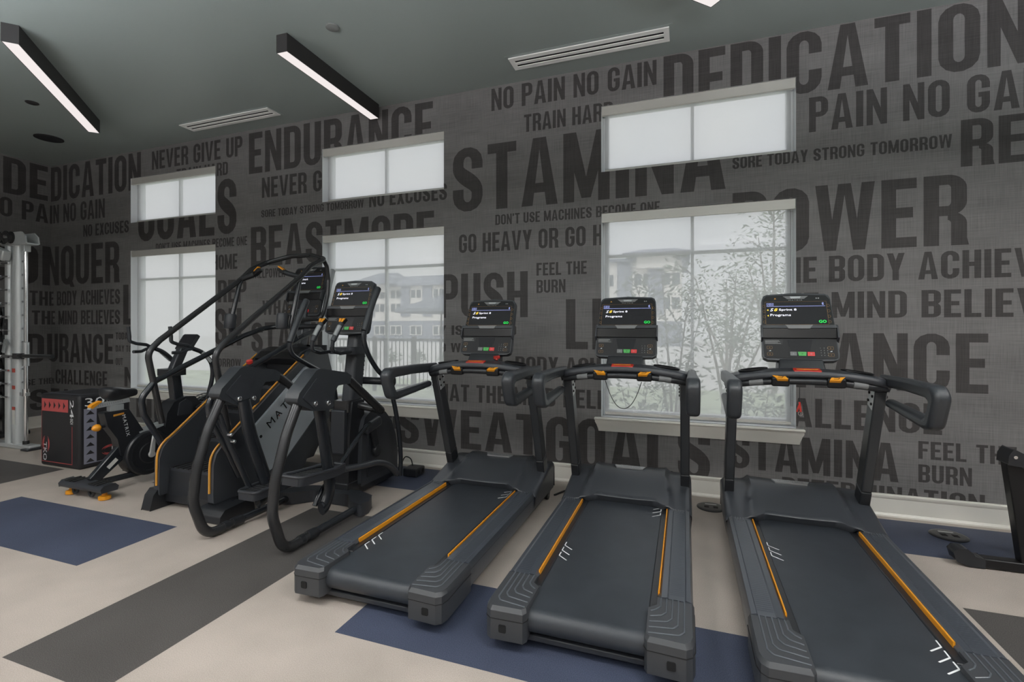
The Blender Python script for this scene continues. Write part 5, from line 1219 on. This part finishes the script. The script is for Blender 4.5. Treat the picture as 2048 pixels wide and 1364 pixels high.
# ------------------------------------------------------------------ outdoors, beyond the windows
struct(MB().poly([(-120,RD+.12,-.12),(60,RD+.12,-.12),(60,9,-.12),(-120,9,-.12)], 'grass').build('ground_lawn'))
struct(MB().poly([(-160,9,-.12),(80,9,-.12),(80,130,-1.5),(-160,130,-1.5)], 'paving').build('ground_paving'))
def apartments(name_label, x0, x1, y, zg, zb, ze, zr, cols, rows, tower=None, strips=()):
    O = ((x0+x1)/2, y, zg); r = thing('apartment_building', name_label, 'building', O)
    w = MB(O); w.box(x0,x1,y,y+14,zg,zb,'bldgd'); w.build('ground_storey', r)
    w = MB(O); w.box(x0,x1,y-.05,y+14,zb,ze,'bldg'); w.build('wall', r)
    f = MB(O); f.prism([(y-.9,ze),(y-.9,ze+.35),(y+7,zr),(y+15,ze+.35),(y+15,ze)], 'x', x0-.8, x1+.8, 'roof'); f.build('roof', r)
    for sx in strips:
        s = MB(O); s.box(sx-.9,sx+.9,y-.35,y,zb+.8,ze,'bldgd'); s.build('recess_strip', r)
    for cx in cols:
        for zc in rows:
            q = MB(O)
            q.box(cx-1.2,cx+1.2,y-.14,y-.05,zc-.85,zc+.85,'bldg'); wn = q.build('window', r)
            q = MB(O); q.box(cx-1.0,cx-.12,y-.18,y-.14,zc-.7,zc+.7,'bwin').box(cx+.12,cx+1.0,y-.18,y-.14,zc-.7,zc+.7,'bwin'); q.build('glazing', wn)
    if tower:
        a, b, zt, zq = tower
        t = MB(O); t.box(a,b,y-1.5,y+10,ze-1,zt,'bldg'); t.build('tower', r)
        t = MB(O); t.add([(a-1.6,y-3,zt),(b+1.6,y-3,zt),(b+1.6,y+12,zt),(a-1.6,y+12,zt),((a+b)/2-2,y+4,zq),((a+b)/2+2,y+4,zq)], [(0,1,5,4),(1,2,5),(2,3,4,5),(3,0,4),(3,2,1,0)], 'roof'); t.build('tower_roof', r)
    return r
apartments('distant pale three-storey apartment block seen through the middle tall window', -59, -33, 70, -1.2, 2.85, 9.0, 11.6, (-56.5,-52,-48.6,-44.5,-40,-36), (1.2,5.2,7.6), (-56.5,-49.5,9.3,12.0), (-54,-46.6,-42.2,-38))
apartments('distant pale apartment block seen upper left in the tall window behind the shrubs', -17, -.4, 58, -1.2, 2.4, 9.9, 10.9, (-14.8,-9.6,-5,-1.6), (4.6,7.6), (-5.6,-1.0,10.6,12.0), (-12.4,-7.2,-3.4))
def metal_fence():
    O = (-7.2, 6, -.12); r = thing('metal_fence', 'dark metal picket fence outside the middle tall window', 'fence', O)
    t = MB(O); t.box(-10,-4.6,5.975,6.025,1.19,1.245,'fence').box(-10,-4.6,5.985,6.015,.03,.08,'fence'); t.build('rail', r)
    p = MB(O); x = -9.95
    while x < -4.6: p.box(x-.009,x+.009,5.99,6.01,-.02,1.20,'fence'); x += .115
    p.build('picket_panel', r)
    for px in (-9.2,-7.6,-6.42,-5.0):
        q = MB(O); q.box(px-.04,px+.04,5.96,6.04,-.12,1.30,'fence'); q.build('post', r)
metal_fence()
def umbrella():
    x, y = -9.9, 14; O = (x,y,-.2); r = thing('patio_umbrella', 'grey patio umbrella beyond the fence, at the middle window\'s right edge', 'umbrella', O)
    c = MB(O); n_ = 8; R = 2.0; vs = [(x,y,2.95)]+[(x+R*math.cos(2*PI*k/n_), y+R*math.sin(2*PI*k/n_), 2.30) for k in range(n_)]+[(x+R*math.cos(2*PI*k/n_), y+R*math.sin(2*PI*k/n_), 2.17) for k in range(n_)]
    fs = [(0,1+k,1+(k+1)%n_) for k in range(n_)]+[(1+k,1+n_+k,1+n_+(k+1)%n_,1+(k+1)%n_) for k in range(n_)]
    c.add(vs, fs, 'umb'); c.build('canopy', r); p = MB(O); p.rod((x,y,-.2),(x,y,2.95),.035,'fence'); p.build('pole', r)
umbrella()
def plant(name, label, cat, loc, stems, leaves, spread, size, seed, mats=('leaf','leafb'), group=None, zmin=.2):
    rnd = random.Random(seed); r = thing(name, label, cat, loc, group); L0 = Vector(loc); tips = []
    s = MB(loc)
    for (dx, dy, z, rad) in stems:
        P = smooth([L0, L0+Vector((dx*.25,dy*.25,z*.35)), L0+Vector((dx*.65,dy*.65,z*.72)), L0+Vector((dx,dy,z))], 4)
        s.tube(P, [rad*(1-.8*i/(len(P)-1)) for i in range(len(P))], 'bark', 6); tips += [p for p in P if p.z-L0.z > z*.3]
        for k in range(4):
            b = P[rnd.randrange(len(P)//3, len(P))]; e = b+Vector((rnd.uniform(-1,1),rnd.uniform(-1,1),rnd.uniform(.1,.9)))*spread*.9
            s.tube([b, b.lerp(e,.5)+Vector((0,0,.04)), e], [rad*.35,rad*.25,rad*.1], 'bark', 4); tips += [b.lerp(e,.5), e, e]
    s.build('stems', r)
    f = MB(loc)
    for i in range(leaves):
        c = rnd.choice(tips)+Vector((rnd.gauss(0,1),rnd.gauss(0,1),rnd.gauss(0,.8)))*spread*.5
        if c.z < zmin: continue
        d = Vector((rnd.uniform(-1,1),rnd.uniform(-1,1),rnd.uniform(-.8,.5))).normalized(); w = d.orthogonal().normalized(); a = rnd.uniform(0,2*PI)
        w = (w*math.cos(a)+d.cross(w)*math.sin(a))*size*.16; l = d*size*rnd.uniform(.7,1.3)
        f.poly([c, c+l*.4+w, c+l, c+l*.4-w], mats[rnd.random() > .6])
    f.build('foliage', r); return r
plant('leafy_shrub', 'leafy shrub close outside the window, left of its middle bar', 'shrub', (-.15,2.2,-.12), [(-.50,.1,2.25,.022),(-.15,0,2.4,.022),(.2,.1,2.1,.022),(.32,0,1.7,.018)], 750, .24, .10, 3)
plant('leafy_shrub', 'leafy forked shrub close outside the window, right of its middle bar', 'shrub', (.62,3.7,-.12), [(-.45,0,2.4,.03),(.15,.1,2.5,.03),(.45,0,2.3,.028),(.85,.1,2.1,.025)], 850, .30, .11, 5)
plant('low_shrub', 'low pale green shrub at the foot of the window behind the middle treadmill', 'shrub', (-.50,1.05,-.12), [(-.2,0,.95,.012),(.1,0,1.0,.012),(.3,.05,.8,.012)], 420, .17, .09, 8, ('leafb','leaf'))
plant('low_shrub', 'low pale green shrub at the lower right corner of the shrub window', 'shrub', (.75,1.15,-.12), [(-.2,0,.95,.012),(.1,0,1.0,.012),(.25,.05,.8,.012)], 420, .17, .09, 9, ('leafb','leaf'))
plant('garden_tree', 'tall loose tree at the upper right of the shrub window', 'tree', (2.1,9,-.12), [(0,0,4.6,.07),(.5,.2,3.8,.05),(-.6,0,3.3,.05),(.9,0,3.0,.05),(-.3,.4,4.0,.05)], 1700, .55, .15, 11)
plant('garden_tree', 'lower bushy tree behind the shrubs, right half of the shrub window', 'tree', (1.35,13.5,-.12), [(-1.2,0,3.0,.06),(.0,0,3.3,.06),(1.0,.2,3.0,.05)], 1400, .6, .15, 12)
for i, x in enumerate((-11.2,-10.2,-9.3,-8.4,-7.5,-6.6)):
    plant('round_shrub', 'small round shrub in the row beyond the picket fence', 'shrub', (x*1.28,11.5,-.2), [(0,0,.75,.02),(.12,0,.6,.015)], 130, .22, .20, 20+i, group='small shrubs beyond the fence')
